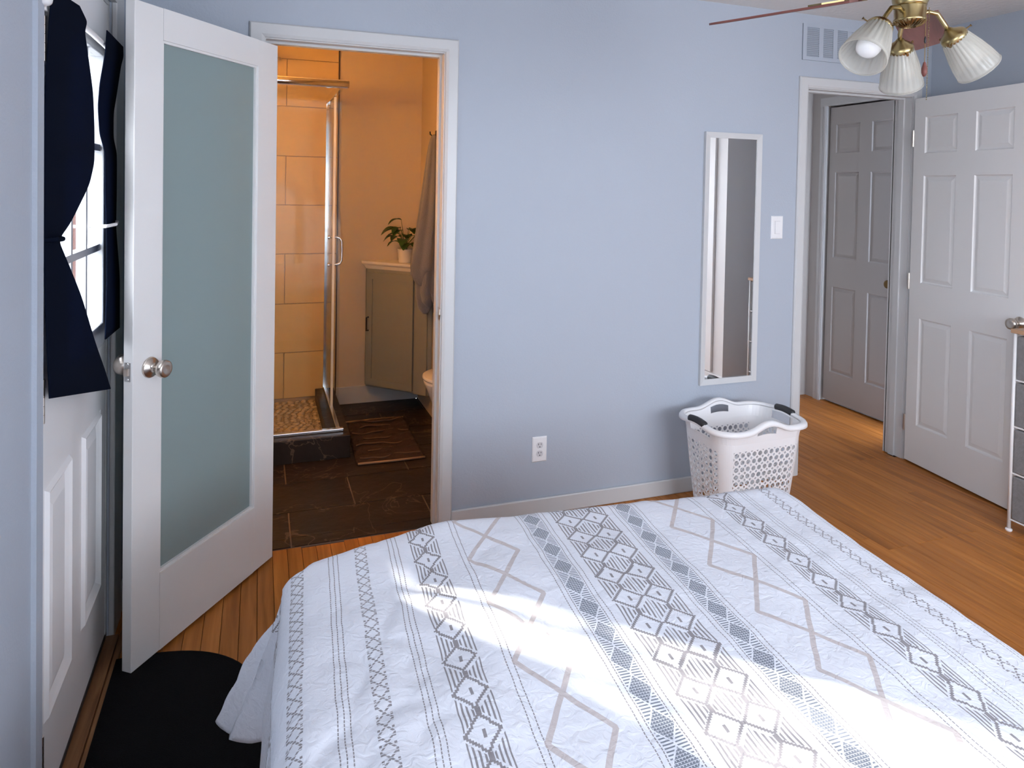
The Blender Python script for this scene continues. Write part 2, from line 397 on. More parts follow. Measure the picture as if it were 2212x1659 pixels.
# ------------------------------------------------------------------ bathroom shell
BXL, BXR, BYB = -.42, 1.66, 4.85
w = MB().box(BXL-.1, BXR+.1, BYB, BYB+.1, 0, ZC)
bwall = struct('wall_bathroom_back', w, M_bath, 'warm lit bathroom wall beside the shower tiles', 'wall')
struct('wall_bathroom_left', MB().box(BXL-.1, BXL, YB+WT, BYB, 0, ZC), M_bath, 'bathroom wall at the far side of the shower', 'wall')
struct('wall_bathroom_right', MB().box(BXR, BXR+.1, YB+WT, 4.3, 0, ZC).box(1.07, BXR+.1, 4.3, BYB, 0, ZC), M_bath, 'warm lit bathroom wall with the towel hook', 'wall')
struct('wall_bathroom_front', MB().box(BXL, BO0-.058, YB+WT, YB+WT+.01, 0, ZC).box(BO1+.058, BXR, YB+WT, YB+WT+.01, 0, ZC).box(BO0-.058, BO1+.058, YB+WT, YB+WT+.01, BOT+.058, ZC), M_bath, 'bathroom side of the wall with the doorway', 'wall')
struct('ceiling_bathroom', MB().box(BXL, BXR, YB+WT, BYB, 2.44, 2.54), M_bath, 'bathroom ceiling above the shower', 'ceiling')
bfl = struct('floor_bathroom', MB().box(BXL, BXR, YB+.03, BYB, -.05, -.004), M_slategrout, 'dark slate tile bathroom floor', 'floor')
# slate tiles (long side along X, running bond)
def tiles(parent, rows, name='tile'):
    for (x0, x1, y0, y1) in rows:
        MB().rings([[(x0,y0,-.02),(x1,y0,-.02),(x1,y1,-.02),(x0,y1,-.02)], [(x0,y0,-.0012),(x1,y0,-.0012),(x1,y1,-.0012),(x0,y1,-.0012)],
                    [(x0+.002,y0+.002,.0),(x1-.002,y0+.002,.0),(x1-.002,y1-.002,.0),(x0+.002,y1-.002,.0)]]).build(name, M_slate, parent)
rows = []; y = YB+.034; r_ = 0
th = .322; tw = .62
offs = [.10, -.22]
while y < BYB:
    x = -1.2 + offs[r_ % 2]+.0
    y1 = min(y+th, BYB)
    while x < BXR:
        a, b = max(x, BXL), min(x+tw, BXR)
        if b-a > .03:
            # stay within doorway for the first strip under the wall
            if y < YB+WT:
                rows.append((a+.003, b-.003, max(y, YB+WT) + .003, y1-.003))
                aa, bb = max(a, BO0), min(b, BO1)
                if bb-aa > .03: rows.append((aa+.003, bb-.003, y+.003, YB+WT))
            else: rows.append((a+.003, b-.003, y+.003, y1-.003))
        x += tw
    y = y1; r_ += 1
tiles(bfl, rows)
tag(MB().box(.50, 1.07, BYB-.014, BYB, 0, .12).build('baseboard_bathroom', M_trim, bevel=.004), 'white baseboard under the floating corner cabinet', 'baseboard', kind='structure')
# shower wall tiles
rowz = [-.02, .073, .379, .705, 1.036, 1.36, 1.682, 2.01, 2.32, 2.44]
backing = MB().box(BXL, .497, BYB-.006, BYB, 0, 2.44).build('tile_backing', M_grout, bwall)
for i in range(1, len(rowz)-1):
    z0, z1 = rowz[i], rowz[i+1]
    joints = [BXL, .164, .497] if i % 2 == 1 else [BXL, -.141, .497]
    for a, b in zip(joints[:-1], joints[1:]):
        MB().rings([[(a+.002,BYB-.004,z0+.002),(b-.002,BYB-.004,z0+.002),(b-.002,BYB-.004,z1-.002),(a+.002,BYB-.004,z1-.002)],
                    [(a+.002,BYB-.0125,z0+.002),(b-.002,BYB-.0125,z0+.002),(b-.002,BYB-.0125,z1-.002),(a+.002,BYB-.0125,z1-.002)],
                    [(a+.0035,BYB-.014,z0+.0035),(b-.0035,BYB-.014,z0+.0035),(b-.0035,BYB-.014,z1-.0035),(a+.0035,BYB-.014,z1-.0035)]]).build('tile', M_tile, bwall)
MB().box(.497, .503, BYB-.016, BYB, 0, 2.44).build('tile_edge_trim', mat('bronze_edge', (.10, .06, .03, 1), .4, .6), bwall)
# hall shell
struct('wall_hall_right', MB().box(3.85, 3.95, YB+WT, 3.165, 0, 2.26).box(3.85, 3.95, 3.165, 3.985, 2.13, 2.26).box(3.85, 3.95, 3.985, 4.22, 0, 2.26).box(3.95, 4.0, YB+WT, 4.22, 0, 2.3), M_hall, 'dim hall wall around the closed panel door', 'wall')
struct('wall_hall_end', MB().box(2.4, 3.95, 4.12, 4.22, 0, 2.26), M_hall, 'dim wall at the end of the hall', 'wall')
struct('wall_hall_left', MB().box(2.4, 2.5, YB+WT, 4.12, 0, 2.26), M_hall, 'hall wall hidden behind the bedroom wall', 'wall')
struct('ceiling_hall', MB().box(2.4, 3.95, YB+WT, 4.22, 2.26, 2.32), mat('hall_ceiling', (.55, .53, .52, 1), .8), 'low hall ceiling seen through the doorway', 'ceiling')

# ------------------------------------------------------------------ doors
def knobset(parent, x, z, y0, sgn, mt=None, name='knob', r=1.0):
    mt = mt or M_nickel
    prof = [(.001,0),(.031,0),(.0325,.004),(.030,.009),(.016,.013),(.0125,.020),(.0125,.030),(.018,.036),(.0255,.044),(.0275,.054),(.026,.062),(.021,.066),(.012,.0645),(.001,.064)]
    M = dirM((x, y0, z), (0, sgn, 0))
    k = MB().lathe([(a*r, b*r) for a, b in prof], 28, M).build(name, mt, parent, smooth=True)
    return k
def raised_panel(x0, x1, z0, z1, T, yoff):
    b = MB(); R = []
    for ins, dep in ((0, .0005), (.004, .0075), (.010, .0095), (.030, .0032), (.034, .0030)):
        R.append([(x0+ins, yoff+dep, z0+ins), (x1-ins, yoff+dep, z0+ins), (x1-ins, yoff+dep, z1-ins), (x0+ins, yoff+dep, z1-ins)])
    Rb = [[(x, 2*yoff+T-y, z) for x, y, z in r] for r in R]
    b.rings(Rb[::-1][:] [:0] or R[::-1] + Rb); return b
def panel_door(t, W_, H_, T, cols, zrows, mt, y0=0., zb=.012):
    # stiles and rails
    xs = [0] + [c for p in cols for c in p] + [W_]
    for i in range(0, len(xs), 2): MB().box(xs[i], xs[i+1], y0, y0+T, zb, zb+H_).build('stile', mt, t)
    for (c0, c1_) in cols:
        zs = [zb] + [z for r in zrows for z in r] + [zb+H_]
        for i in range(0, len(zs), 2): MB().box(c0, c1_, y0, y0+T, zs[i], zs[i+1]).build('rail', mt, t)
        for z0, z1 in zrows: raised_panel(c0, c1_, z0, z1, T, y0).build('panel', mt, t)
def orient(t, hinge, free):
    d = (Vector(free)-Vector(hinge)); t.location = (hinge[0], hinge[1], 0); t.rotation_euler = (0, 0, math.atan2(d.y, d.x))
# right open door (hall side face visible)
d3 = thing('door_3', 'white six-panel door standing open beside the grey drawer tower', 'door', kind='structure')
orient(d3, (3.450, 2.925), (3.366, 2.218))
panel_door(d3, .745, 2.03, .035, [(.075, .285), (.395, .605)], [(.225, .822), (1.018, 1.612), (1.735, 1.935)], M_door)
knobset(d3, .672, .91, 0, -1); knobset(d3, .672, .91, .035, 1)
for z in (.22, 1.02, 1.82): MB().tube([(-.004, -.004, z-.045), (-.004, -.004, z+.045)], .006).build('hinge', M_nickel, d3)
# hall door
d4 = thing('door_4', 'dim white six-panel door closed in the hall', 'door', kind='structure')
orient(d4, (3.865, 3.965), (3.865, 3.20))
panel_door(d4, .78, 2.10, .035, [(.055, .265), (.365, .575)], [(.225, .838), (1.045, 1.655), (1.79, 1.995)], M_halldoor_dim, zb=.018)
knobset(d4, .575, .925, 0, -1, M_brassd)
tr = thing('trim_3', 'white casing around the closed hall door', 'door casing', (3.85, 3.975, 0), kind='structure')
for a in (0, -.81):
    b_ = a+.06 if a == 0 else a-.06
    for (p, q, dx) in ((0, .06, -.012), (.006, .022, -.017), (.034, .05, -.015)):
        lo, hi = (a+p, a+q) if a == 0 else (a-q, a-p)
        MB().box(dx, 0, lo, hi, 0, 2.13).build('casing_side', M_trim, tr)
MB().box(-.014, 0, -.87, .06, 2.13, 2.19).build('casing_head', M_trim, tr)
tr2 = MB().box(3.836, 3.85, 4.035, 4.12, 0, .08)
# bathroom glass door
d2 = thing('door_2', 'white door with a tall frosted glass panel, standing open', 'door', kind='structure')
orient(d2, (.064, 2.912), (-.3447, 2.3509))
T2 = .035; DW = .705
GZ0, GZ1, GX0, GX1 = .262, 1.945, .120, .592
zb = .012; H2 = 2.032
MB().box(0, GX0, -T2, 0, zb, zb+H2).build('stile', M_door, d2, bevel=.002)
MB().box(GX1, DW, -T2, 0, zb, zb+H2).build('stile', M_door, d2, bevel=.002)
MB().box(GX0, GX1, -T2, 0, zb, GZ0).build('rail', M_door, d2)
MB().box(GX0, GX1, -T2, 0, GZ1, zb+H2).build('rail', M_door, d2)
MB().box(GX0, GX1, -.021, -.015, GZ0, GZ1).build('frosted_pane', M_frost, d2)
for (a, b_, c, d_) in ((GX0, GX0+.008, GZ0, GZ1), (GX1-.008, GX1, GZ0, GZ1), (GX0+.008, GX1-.008, GZ0, GZ0+.008), (GX0+.008, GX1-.008, GZ1-.008, GZ1)):
    MB().box(a, b_, -.015, -.006, c, d_).build('glazing_bead', M_door, d2)
    MB().box(a, b_, -.030, -.021, c, d_).build('glazing_bead', M_door, d2)
knobset(d2, .640, .93, 0, 1); knobset(d2, .640, .93, -T2, -1, r=1.2)
fp = MB().box(DW-.0005, DW+.0015, -T2+.005, -.007, .90, .958).build('latch_plate', M_steel, d2, bevel=.004)
MB().prism([(DW, -.012), (DW+.010, -.013), (DW+.013, -.022), (DW, -.024)], .919, .94).build('latch_bolt', M_nickel, d2)
for z in (.906, .952): MB().lathe([(.0005,0),(.004,0),(.003,.001),(.0005,.0012)], 12, dirM((DW+.0015, -T2/2, z), (1,0,0))).build('latch_screw', M_chrome, d2)
for z in (.25, 1.05, 1.82): MB().tube([(-.002, -T2-.004, z-.045), (-.002, -T2-.004, z+.045)], .006).build('hinge', M_nickel, d2)

# exterior door in the left wall
XD = -.458
d1 = thing('door_1', 'white exterior door with a gridded window behind navy curtains', 'door', kind='structure')
HY = 1.802; EW = .738
orient(d1, (XD, HY), (XD, HY+EW))
GX0e, GX1e, GZ0e, GZ1e = .10, .665, 1.0, 1.915
def edoor():
    T = .032
    MB().box(0, GX0e, 0, T, .03, 2.06).build('stile', M_extdoor, d1)
    MB().box(GX1e, EW, 0, T, .03, 2.06).build('stile', M_extdoor, d1)
    MB().box(GX0e, GX1e, 0, T, GZ1e, 2.06).build('rail', M_extdoor, d1)
    # lower part with two tall raised panels
    cols = [(.055, .285), (.415, .645)]; z0, z1 = .24, .79
    MB().box(GX0e, GX1e, 0, T, z1, GZ0e).build('rail', M_extdoor, d1)
    MB().box(GX0e, GX1e, 0, T, .03, z0).build('rail', M_extdoor, d1)
    MB().box(cols[0][1], cols[1][0], 0, T, z0, z1).build('stile', M_extdoor, d1)
    MB().box(GX0e, cols[0][1], .012, T, z0, z1).build('panel_ground', M_extdoor, d1)
    MB().box(cols[1][0], GX1e, .012, T, z0, z1).build('panel_ground', M_extdoor, d1)
    for c0, c1_ in cols:
        b = MB(); R = []
        for ins, dep in ((0, .002), (.010, -.009), (.020, -.003), (.034, .004), (.060, -.003), (.066, -.003)):
            R.append([(c0+ins, dep, z0+ins), (c1_-ins, dep, z0+ins), (c1_-ins, dep, z1-ins), (c0+ins, dep, z1-ins)])
        b.rings(R, cap0=False).build('panel', M_extdoor, d1)
    wf = MB()
    for (a, b_, c, d_) in ((GX0e, GX0e+.035, GZ0e, GZ1e), (GX1e-.035, GX1e, GZ0e, GZ1e), (GX0e+.035, GX1e-.035, GZ0e, GZ0e+.07), (GX0e+.035, GX1e-.035, GZ1e-.035, GZ1e)):
        wf.box(a, b_, -.012, T, c, d_)
    win = wf.build('window_frame', M_vinyl, d1, bevel=.004)
    a0, a1, c0, c1_ = GX0e+.035, GX1e-.035, GZ0e+.07, GZ1e-.035
    MB().box(a0, a1, .010, .013, c0, c1_).build('pane', M_glass, win)
    for i in (1, 2):
        xx = a0+(a1-a0)*i/3
        MB().box(xx-.009, xx+.009, .0, .024, c0, c1_).build('muntin', M_vinyl, win)
    for i in (1, 2):
        zz = (1.30, 1.603)[i-1]
        MB().box(a0, a1, -.001, .025, zz-.010, zz+.010).build('muntin', M_vinyl, win)
    for z in (.25-.05, 1.01, 1.815):
        h = MB()
        for k in range(5): h.tube([(.004, -.007, z-.05+k*.02+.0006), (.004, -.007, z-.05+k*.02+.0194)], .0068, 10)
        h.box(.0, .004, -.004, .0, z-.05, z+.05)
        h.build('hinge', M_nickel, d1)
edoor()
t4 = thing('trim_4', 'white jamb and casing around the exterior door', 'door casing', (XL, LO0, 0), kind='structure')
L_ = LO1-LO0
MB().box(-.12, .004, 0, .022, 0, LOT-.01).build('jamb', M_trim, t4)
MB().box(-.058, -.006, L_-.018, L_, 0, LOT-.01).build('jamb', M_trim, t4)
for k_, (xa, xb, yt, mm) in enumerate(((-.085, -.060, .030, M_post), (-.118, -.085, .018, M_brick), (-.128, -.118, .026, M_post), (-.15, -.128, .018, M_brick))):
    MB().box(xa, xb, L_-yt, L_, 0, LOT-.01).build('outer_reveal', mm, t4)
MB().box(-.12, -.006, 0, L_, LOT-.014, LOT).build('jamb_head', M_trim, t4)
MB().box(0, .010, -.047, 0, 0, LOT).build('casing_side', M_wall, t4)
MB().box(0, .016, L_, L_+.125, 0, LOT+.05).build('casing_side', M_trim, t4, bevel=.004)
MB().box(0, .016, -.047, L_, LOT, LOT+.05).build('casing_head', M_trim, t4)
th_ = thing('trim_5', 'worn wooden threshold below the exterior door', 'threshold', (XL, LO0, 0), kind='structure')
MB().prism([(-.10, 0), (.015, 0), (.030, .0), (.030, L_+.0), (-.10, L_)], 0.0, .014).build('sill_board', M_thresh, th_)
MB().box(.032, .05, -.03, L_+.03, 0, .009).build('sill_strip', M_thresh, th_, bevel=.003)
MB().box(-.012, -.006, .0, L_, .013, .03).build('door_sweep', M_black, th_)

# ------------------------------------------------------------------ outside
g = MB().box(-30, XL-.15, -30, 30, -.25, -.2)
tag(g.build('ground_outside', M_ground), 'pale ground outside the exterior door', 'ground', kind='structure')
ow = thing('garden_wall', 'salmon brick wall seen through the door window', 'wall', (-1.6, 6.5, -.2), kind='structure')
MB().box(-1.2, .9, 0, .2, 0, 3.0).build('wall_body', M_brick, ow)
for i, a in enumerate((-1.0, -.62, -.25, .12, .5)): MB().box(a, a+.14, -.06, .0, 0, 3.0).build('post', M_post, ow)

# ------------------------------------------------------------------ curtains
def curtain(name, rows, label, nx, waves, amp, z_hem, tie_row, phase=0.):
    # rows: (XL,YL,ZL, XR,YR,ZR) from top to bottom, edges of the hanging cloth
    P = []; N = 10
    rr = []
    for a, b in zip(rows[:-1], rows[1:]):
        for k in range(N): rr.append([a[i]+(b[i]-a[i])*k/N for i in range(6)])
    rr.append(list(rows[-1]))
    # smooth
    for _ in range(6):
        rr = [rr[0]] + [[(rr[j-1][i]+2*rr[j][i]+rr[j+1][i])/4 for i in range(6)] for j in range(1, len(rr)-1)] + [rr[-1]]
    H = len(rr)
    for j, r in enumerate(rr):
        L = Vector(r[:3]); Rr = Vector(r[3:]); wd = (Rr-L).length; row = []
        dens = min(1.6, .33/max(wd, .08))
        for i in range(nx+1):
            s = i/nx; p = L.lerp(Rr, s)
            a = amp*dens*math.sin(PI*min(1, s*6))*math.sin(PI*min(1, (1-s)*8))
            ph = waves*2*PI*s + phase + .6*math.sin(j*.035+s*2)
            off = a*math.sin(ph) + .25*a*math.sin(2.3*ph+1)
            row.append((max(p.x + off, XD+.003 if L.y < 9 else 0), p.y + a*.35*math.cos(ph), p.z))
        P.append(row)
    o = MB().grid(P).build(name, M_navy, smooth=True, solid=.003)
    return o
LP = [(-0.432,1.80,1.925,-0.412,1.95,1.925),(-0.432,1.795,1.90,-0.41,2.02,1.902),(-0.436,1.80,1.875,-0.41,1.995,1.872),(-0.44,1.802,1.80,-0.41,2.024,1.829),(-0.445,1.803,1.7,-0.41,2.089,1.733),(-0.446,1.803,1.62,-0.41,2.107,1.638),(-0.446,1.803,1.543,-0.412,2.119,1.553),(-0.446,1.803,1.492,-0.42,2.101,1.492),(-0.446,1.803,1.412,-0.433,1.971,1.401),(-0.446,1.803,1.371,-0.438,1.880,1.364),(-0.446,1.803,1.326,-0.43,1.928,1.309),(-0.444,1.802,1.251,-0.42,2.02,1.212),(-0.44,1.80,1.153,-0.41,2.13,1.07),(-0.435,1.795,1.06,-0.405,2.231,0.969),(-0.432,1.79,1.02,-0.4,2.285,0.900)]
cl = thing('curtain', 'larger navy curtain tied back at the hinge side of the exterior door', 'curtain', (-.43, 2.0, 0), group='curtains on the door window')
o = curtain('cloth', LP, '', 72, 4.5, .017, 0, 9); o.parent = cl; o.matrix_parent_inverse = Matrix.Translation((.43, -2.0, 0))
RP = [(-0.41,2.265,1.93,-0.412,2.525,1.93),(-0.41,2.258,1.90,-0.412,2.53,1.90),(-0.41,2.245,1.86,-0.42,2.535,1.87),(-0.42,2.231,1.775,-0.43,2.535,1.79),(-0.425,2.235,1.71,-0.44,2.535,1.72),(-0.428,2.275,1.636,-0.44,2.535,1.64),(-0.412,2.26,1.586,-0.43,2.535,1.59),(-0.41,2.255,1.463,-0.43,2.535,1.46),(-0.41,2.275,1.364,-0.43,2.525,1.355),(-0.41,2.285,1.215,-0.42,2.535,1.20),(-0.405,2.235,1.055,-0.42,2.54,1.03)]
cr_ = thing('curtain', 'narrow navy curtain tied at the latch side, half behind the glass door', 'curtain', (-.43, 2.42, 0), group='curtains on the door window')
o = curtain('cloth', RP, '', 50, 3., .014, 0, 8, 1.2); o.parent = cr_; o.matrix_parent_inverse = Matrix.Translation((.43, -2.42, 0))
MB().tube([(-.452, 2.28, 1.372), (-.41, 2.262, 1.374), (-.395, 2.32, 1.376), (-.42, 2.50, 1.374), (-.452, 2.53, 1.372)], .005).build('tieback', M_plastic, cr_).matrix_parent_inverse = Matrix.Translation((.43, -2.42, 0))
MB().tube([(-.454, 1.80, 1.37), (-.427, 1.82, 1.371), (-.424, 1.86, 1.369), (-.436, 1.888, 1.368), (-.454, 1.89, 1.368)], .006).build('tieback', M_navy, cl).matrix_parent_inverse = Matrix.Translation((.43, -2.0, 0))
rod = thing('curtain_rod', 'slim white curtain rod mounted across the exterior door', 'curtain rod', (-.43, 2.15, 1.895))
MB().tube([(-.025, -.375, 0), (-.016, -.372, 0), (-.012, -.36, 0), (-.008, -.3, 0), (.006, -.12, 0), (.008, 0, 0), (.006, .2, 0), (-.004, .33, 0), (-.008, .365, 0), (-.014, .375, 0), (-.025, .377, 0)], .0075, 10).build('rod', M_plastic, rod, smooth=True)
for y in (-.345, .375): MB().box(-.028, -.012, y-.012, y+.012, -.02, .02).build('bracket', M_plastic, rod, bevel=.003)
MB().lathe([(.001,-.02),(.012,-.016),(.016,0),(.012,.016),(.001,.02)], 16, dirM((-.010, -.375, 0), (0,1,0))).build('end_cap', M_plastic, rod, smooth=True)

# ------------------------------------------------------------------ wall things
# leaner style mirror
mx0, mx1, mz0, mz1 = 2.082, 2.424, .530, 1.80
mr = thing('wall_mirror', 'tall narrow mirror in a white frame hung beside the light switch', 'mirror', ((mx0+mx1)/2, YB, mz0))
hwm = (mx1-mx0)/2; hm = mz1-mz0; fwid = .028
def frame_piece(pts): return MB().rings(pts)
for side in range(4):
    c = [(-hwm, 0), (hwm, 0), (hwm, hm), (-hwm, hm)]; i = [(-hwm+fwid, fwid), (hwm-fwid, fwid), (hwm-fwid, hm-fwid), (-hwm+fwid, hm-fwid)]
    a, b_ = side, (side+1) % 4
    R = []
    for q in (a, b_):
        R.append([(c[q][0], 0, c[q][1]), (c[q][0], -.017, c[q][1]), (i[q][0], -.013, i[q][1]), (i[q][0], 0, i[q][1])])
    MB().rings(R).build('frame_side', M_trim, mr)
MB().box(-hwm+fwid-.002, hwm-fwid+.002, -.0095, -.004, fwid-.002, hm-fwid+.002).build('mirror_glass', M_mirror, mr)
# switch
sw = thing('light_switch', 'white rocker light switch between the mirror and hall doorway', 'light switch', (2.541, YB, 1.322))
MB().rings([[(-.037,0,-.06),(.037,0,-.06),(.037,0,.06),(-.037,0,.06)], [(-.037,-.003,-.06),(.037,-.003,-.06),(.037,-.003,.06),(-.037,-.003,.06)], [(-.033,-.0065,-.056),(.033,-.0065,-.056),(.033,-.0065,.056),(-.033,-.0065,.056)]]).build('cover_plate', M_plastic, sw)
MB().box(-.0172, .0172, -.0075, -.006, -.034, .034).build('rocker_surround', M_socket, sw)
MB().prism([(-.015, -.0072), (.015, -.0072), (.015, -.0105), (-.015, -.0105)], -.0315, .0315).build('rocker', M_plastic, sw)
for z in (-.048, .048): MB().lathe([(.0005,0),(.003,0),(.002,.001),(.0005,.0012)], 10, dirM((0,-.0065,z),(0,-1,0))).build('screw', M_plastic, sw)
# outlet
ot = thing('wall_outlet', 'white duplex power outlet low on the blue-grey wall', 'outlet', (1.226, YB, .302))
MB().rings([[(-.036,0,-.058),(.036,0,-.058),(.036,0,.058),(-.036,0,.058)], [(-.036,-.003,-.058),(.036,-.003,-.058),(.036,-.003,.058),(-.036,-.003,.058)], [(-.031,-.0068,-.053),(.031,-.0068,-.053),(.031,-.0068,.053),(-.031,-.0068,.053)]]).build('cover_plate', M_plastic, ot)
for z in (-.0195, .0195):
    pts = [(.0165*math.cos(a), max(-.0138, min(.0138, .0172*math.sin(a)))) for a in [2*PI*i/24 for i in range(24)]]
    R = [[(x_, y_, z+z_) for x_, z_ in pts] for y_ in (-.006, -.0078)]
    so = MB().rings(R).build('socket', M_socket, ot)
    for xx, hgt in ((-.0062, .0078), (.0062, .0062)): MB().box(xx-.0012, xx+.0012, -.0084, -.0077, z+.003-hgt/2+.002, z+.003+hgt/2+.002).build('slot', M_outdark, so)
    MB().lathe([(.0002,0),(.0026,0),(.0026,.0006),(.0002,.0006)], 12, dirM((0,-.0078,z-.0075),(0,-1,0))).build('ground_hole', M_outdark, so)
MB().lathe([(.0005,0),(.003,0),(.002,.001),(.0005,.0012)], 10, dirM((0,-.0068,0),(0,-1,0))).build('screw', M_plastic, ot)
# vent register
vt = thing('air_vent', 'blue-grey painted air return grille above the hall doorway', 'vent', (2.675, YB, 2.205))
VW, VH = .62, .19
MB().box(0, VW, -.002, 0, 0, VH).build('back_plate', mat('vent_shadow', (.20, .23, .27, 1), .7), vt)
MB().rings([[(0,-.001,0),(VW,-.001,0),(VW,-.001,VH),(0,-.001,VH)], [(0,-.007,0),(VW,-.007,0),(VW,-.007,VH),(0,-.007,VH)],
            [(.024,-.008,.018),(VW-.024,-.008,.018),(VW-.024,-.008,VH-.018),(.024,-.008,VH-.018)], [(.024,-.002,.018),(VW-.024,-.002,.018),(VW-.024,-.002,VH-.018),(.024,-.002,VH-.018)]], False, False).build('frame', M_wall, vt)
nb = 6; bw = (VW-.048)/nb
for i in range(1, nb): MB().box(.024+bw*i-.014, .024+bw*i+.014, -.0075, -.002, .018, VH-.018).build('mullion', M_wall, vt)
ns = 16; lh = (VH-.036)/ns
for k in range(ns):
    z = .018+lh*k
    MB().add([(.024,-.002,z+lh*.95),(VW-.024,-.002,z+lh*.95),(VW-.024,-.0072,z+lh*.12),(.024,-.0072,z+lh*.12),(.024,-.002,z+lh*.85),(VW-.024,-.002,z+lh*.85),(VW-.024,-.0064,z-lh*.02),(.024,-.0064,z-lh*.02)],
             [(0,1,2,3),(4,7,6,5),(0,3,7,4),(1,5,6,2),(3,2,6,7),(0,4,5,1)]).build('louvre', M_wall, vt)

# ------------------------------------------------------------------ bed + comforter
bed = thing('bed', 'queen bed under the white patterned comforter', 'bed', (.80, .72, 0))
MB().box(-.66, .62, -.95, .93, .14, .32).build('bed_base', M_mattress, bed, bevel=.02)
MB().box(-.66, .62, -.95, .93, .32, .575).build('mattress', M_mattress, bed, bevel=.05, segs=4)
for sx in (-.6, .56):
    for sy in (-.85, .85): MB().lathe([(.025,0),(.025,.14)], 12, Matrix.Translation((sx, sy, 0))).build('leg', M_black, bed)

U0, U1, VF, VN = .128, 1.495, 1.695, -.25
RD = .075
OVL, OVF = .43, .40
def comf_material():
    M = bpy.data.materials.new('printed_cotton_comforter'); M.use_nodes = True; nt = M.node_tree; b = nt.nodes['Principled BSDF']; X.nt = nt
    uvn = nt.nodes.new('ShaderNodeUVMap'); uvn.uv_map = 'UVMap'
    sp_ = nt.nodes.new('ShaderNodeSeparateXYZ'); nt.links.new(uvn.outputs[0], sp_.inputs[0])
    # slight weave wobble so that printed lines are not ruler straight
    nz = nt.nodes.new('ShaderNodeTexNoise'); nz.inputs['Scale'].default_value = 9; nz.inputs['Detail'].default_value = 2; nt.links.new(uvn.outputs[0], nz.inputs['Vector'])
    wob = (X(nz.outputs['Fac']) - .5)*.010
    u = X(sp_.outputs[0]) + wob; v = X(sp_.outputs[1])
    C = .85
    w_ = abs(u - C)
    def band(c, h): return abs(w_ - c) < h
    def diamond(lx, a, P, ph):
        fv = abs((v + ph).mod(P) - P/2)
        return abs(lx)/a + fv/(P/2), fv
    q = .0042
    # taupe layer
    def chain(lx, a, P, ph):
        lq = lx.snap(q); 
        fv = abs((v + ph).snap(q).mod(P) - P/2)
        d = abs(lq)/a + fv/(P*.40)
        fr = abs((v + ph).mod(P) - P/2)
        dd = abs(lx)/a + fr/(P*.40)
        outline = abs(d - 1) < .12
        dot = (abs(lx) < .0030)*(fr < .0085)
        bars = ((abs(lx) + a*.05).mod(a*.26) < a*.115)*(dd > 1.30)*(abs(lx) < a*1.08)*(abs(lx) > a*.2)
        node = (abs(lx) < .005)*(fr > P*.40)
        return outline.mx(dot).mx(bars).mx(node)
    def lines(c, n, sp):
        r = None
        for i in range(n):
            k = abs(w_ - (c + (i-(n-1)/2)*sp)) < .0011
            r = k if r is None else r.mx(k)
        return r*(v.mod(.0075) < .0058)
    P1 = .093
    ch1 = chain(w_ - .443, .033, P1, .0)*band(.443, .038)
    ch2 = chain(w_ - .0375, .0370, P1, .02)*(w_ < .080)
    ln = lines(.105, 2, .012).mx(lines(.170, 2, .012)).mx(lines(.355, 2, .013)).mx(lines(.521, 3, .011)).mx(lines(.672, 3, .011))
    def cross(c, a, P):
        lx = w_ - c; t = abs((v.mod(P)/P) - .5)*2; al = abs(lx)/a
        x1 = abs(al - t) < .17
        dots = ((v + P/4).mod(P/2) < P*.2)*(al > .72)*(al < 1.02)
        brk = v.mod(.0065) < .0048
        return x1.mx(dots)*(al < 1.05)*brk
    cb = cross(.603, .0150, .034).mx(cross(.756, .0150, .034)).mx(chain(w_ - .86, .033, P1, .0)*band(.86, .04))
    taupe = ch1.mx(ch2).mx(ln).mx(cb)
    # tan zigzag
    lx = w_ - .2825; PT = .1905
    fv = abs((v + .030).mod(PT) - PT/2); d = abs(lx)/.064 + fv/(PT/2)
    tan = (abs(d - 1) < .105)*(abs(lx) < .068)
    # blue band
    lx = w_ - .1375; PB = .0815; fv = abs((v + .02).mod(PB) - PB/2)
    d = abs(lx)/.024 + fv/(PB*.41)
    mesh = (d < 1.02)*((lx + 1).mod(.0058) < .0047).mx((v.mod(.0062) < .0020))*(v.mod(.0062) < .0052)
    hat = (d > 1.18)*(v.mod(.0070) < .0030)*(abs(abs(lx)/.021 - (1 - (PB/2 - fv)/(PB*.30)*0)) < 1.05)
    blue = mesh.mx(hat*(abs(lx) > .002))*(abs(lx) < .0225)
    def mix(f, a, col):
        mxn = nt.nodes.new('ShaderNodeMix'); mxn.data_type = 'RGBA'; nt.links.new(f.s, mxn.inputs[0])
        if isinstance(a, tuple): mxn.inputs[6].default_value = a
        else: nt.links.new(a, mxn.inputs[6])
        mxn.inputs[7].default_value = col; return mxn.outputs[2]
    c = mix(taupe*.85, (.745, .775, .85, 1), (.20, .18, .19, 1))
    c = mix(tan*.75, c, (.50, .43, .41, 1))
    c = mix(blue*.88, c, (.13, .155, .20, 1))
    nt.links.new(c, b.inputs['Base Color'])
    b.inputs['Roughness'].default_value = .9; b.inputs['Specular IOR Level'].default_value = .15; b.inputs['Sheen Weight'].default_value = .08
    tcn = nt.nodes.new('ShaderNodeTexCoord')
    n2 = nt.nodes.new('ShaderNodeTexNoise'); n2.inputs['Scale'].default_value = 45; n2.inputs['Detail'].default_value = 6; n2.inputs['Distortion'].default_value = 1.2
    nt.links.new(tcn.outputs['Object'], n2.inputs['Vector'])
    bp = nt.nodes.new('ShaderNodeBump'); bp.inputs['Strength'].default_value = .6; bp.inputs['Distance'].default_value = .005
    nt.links.new(n2.outputs['Fac'], bp.inputs['Height']); nt.links.new(bp.outputs[0], b.inputs['Normal'])
    return M
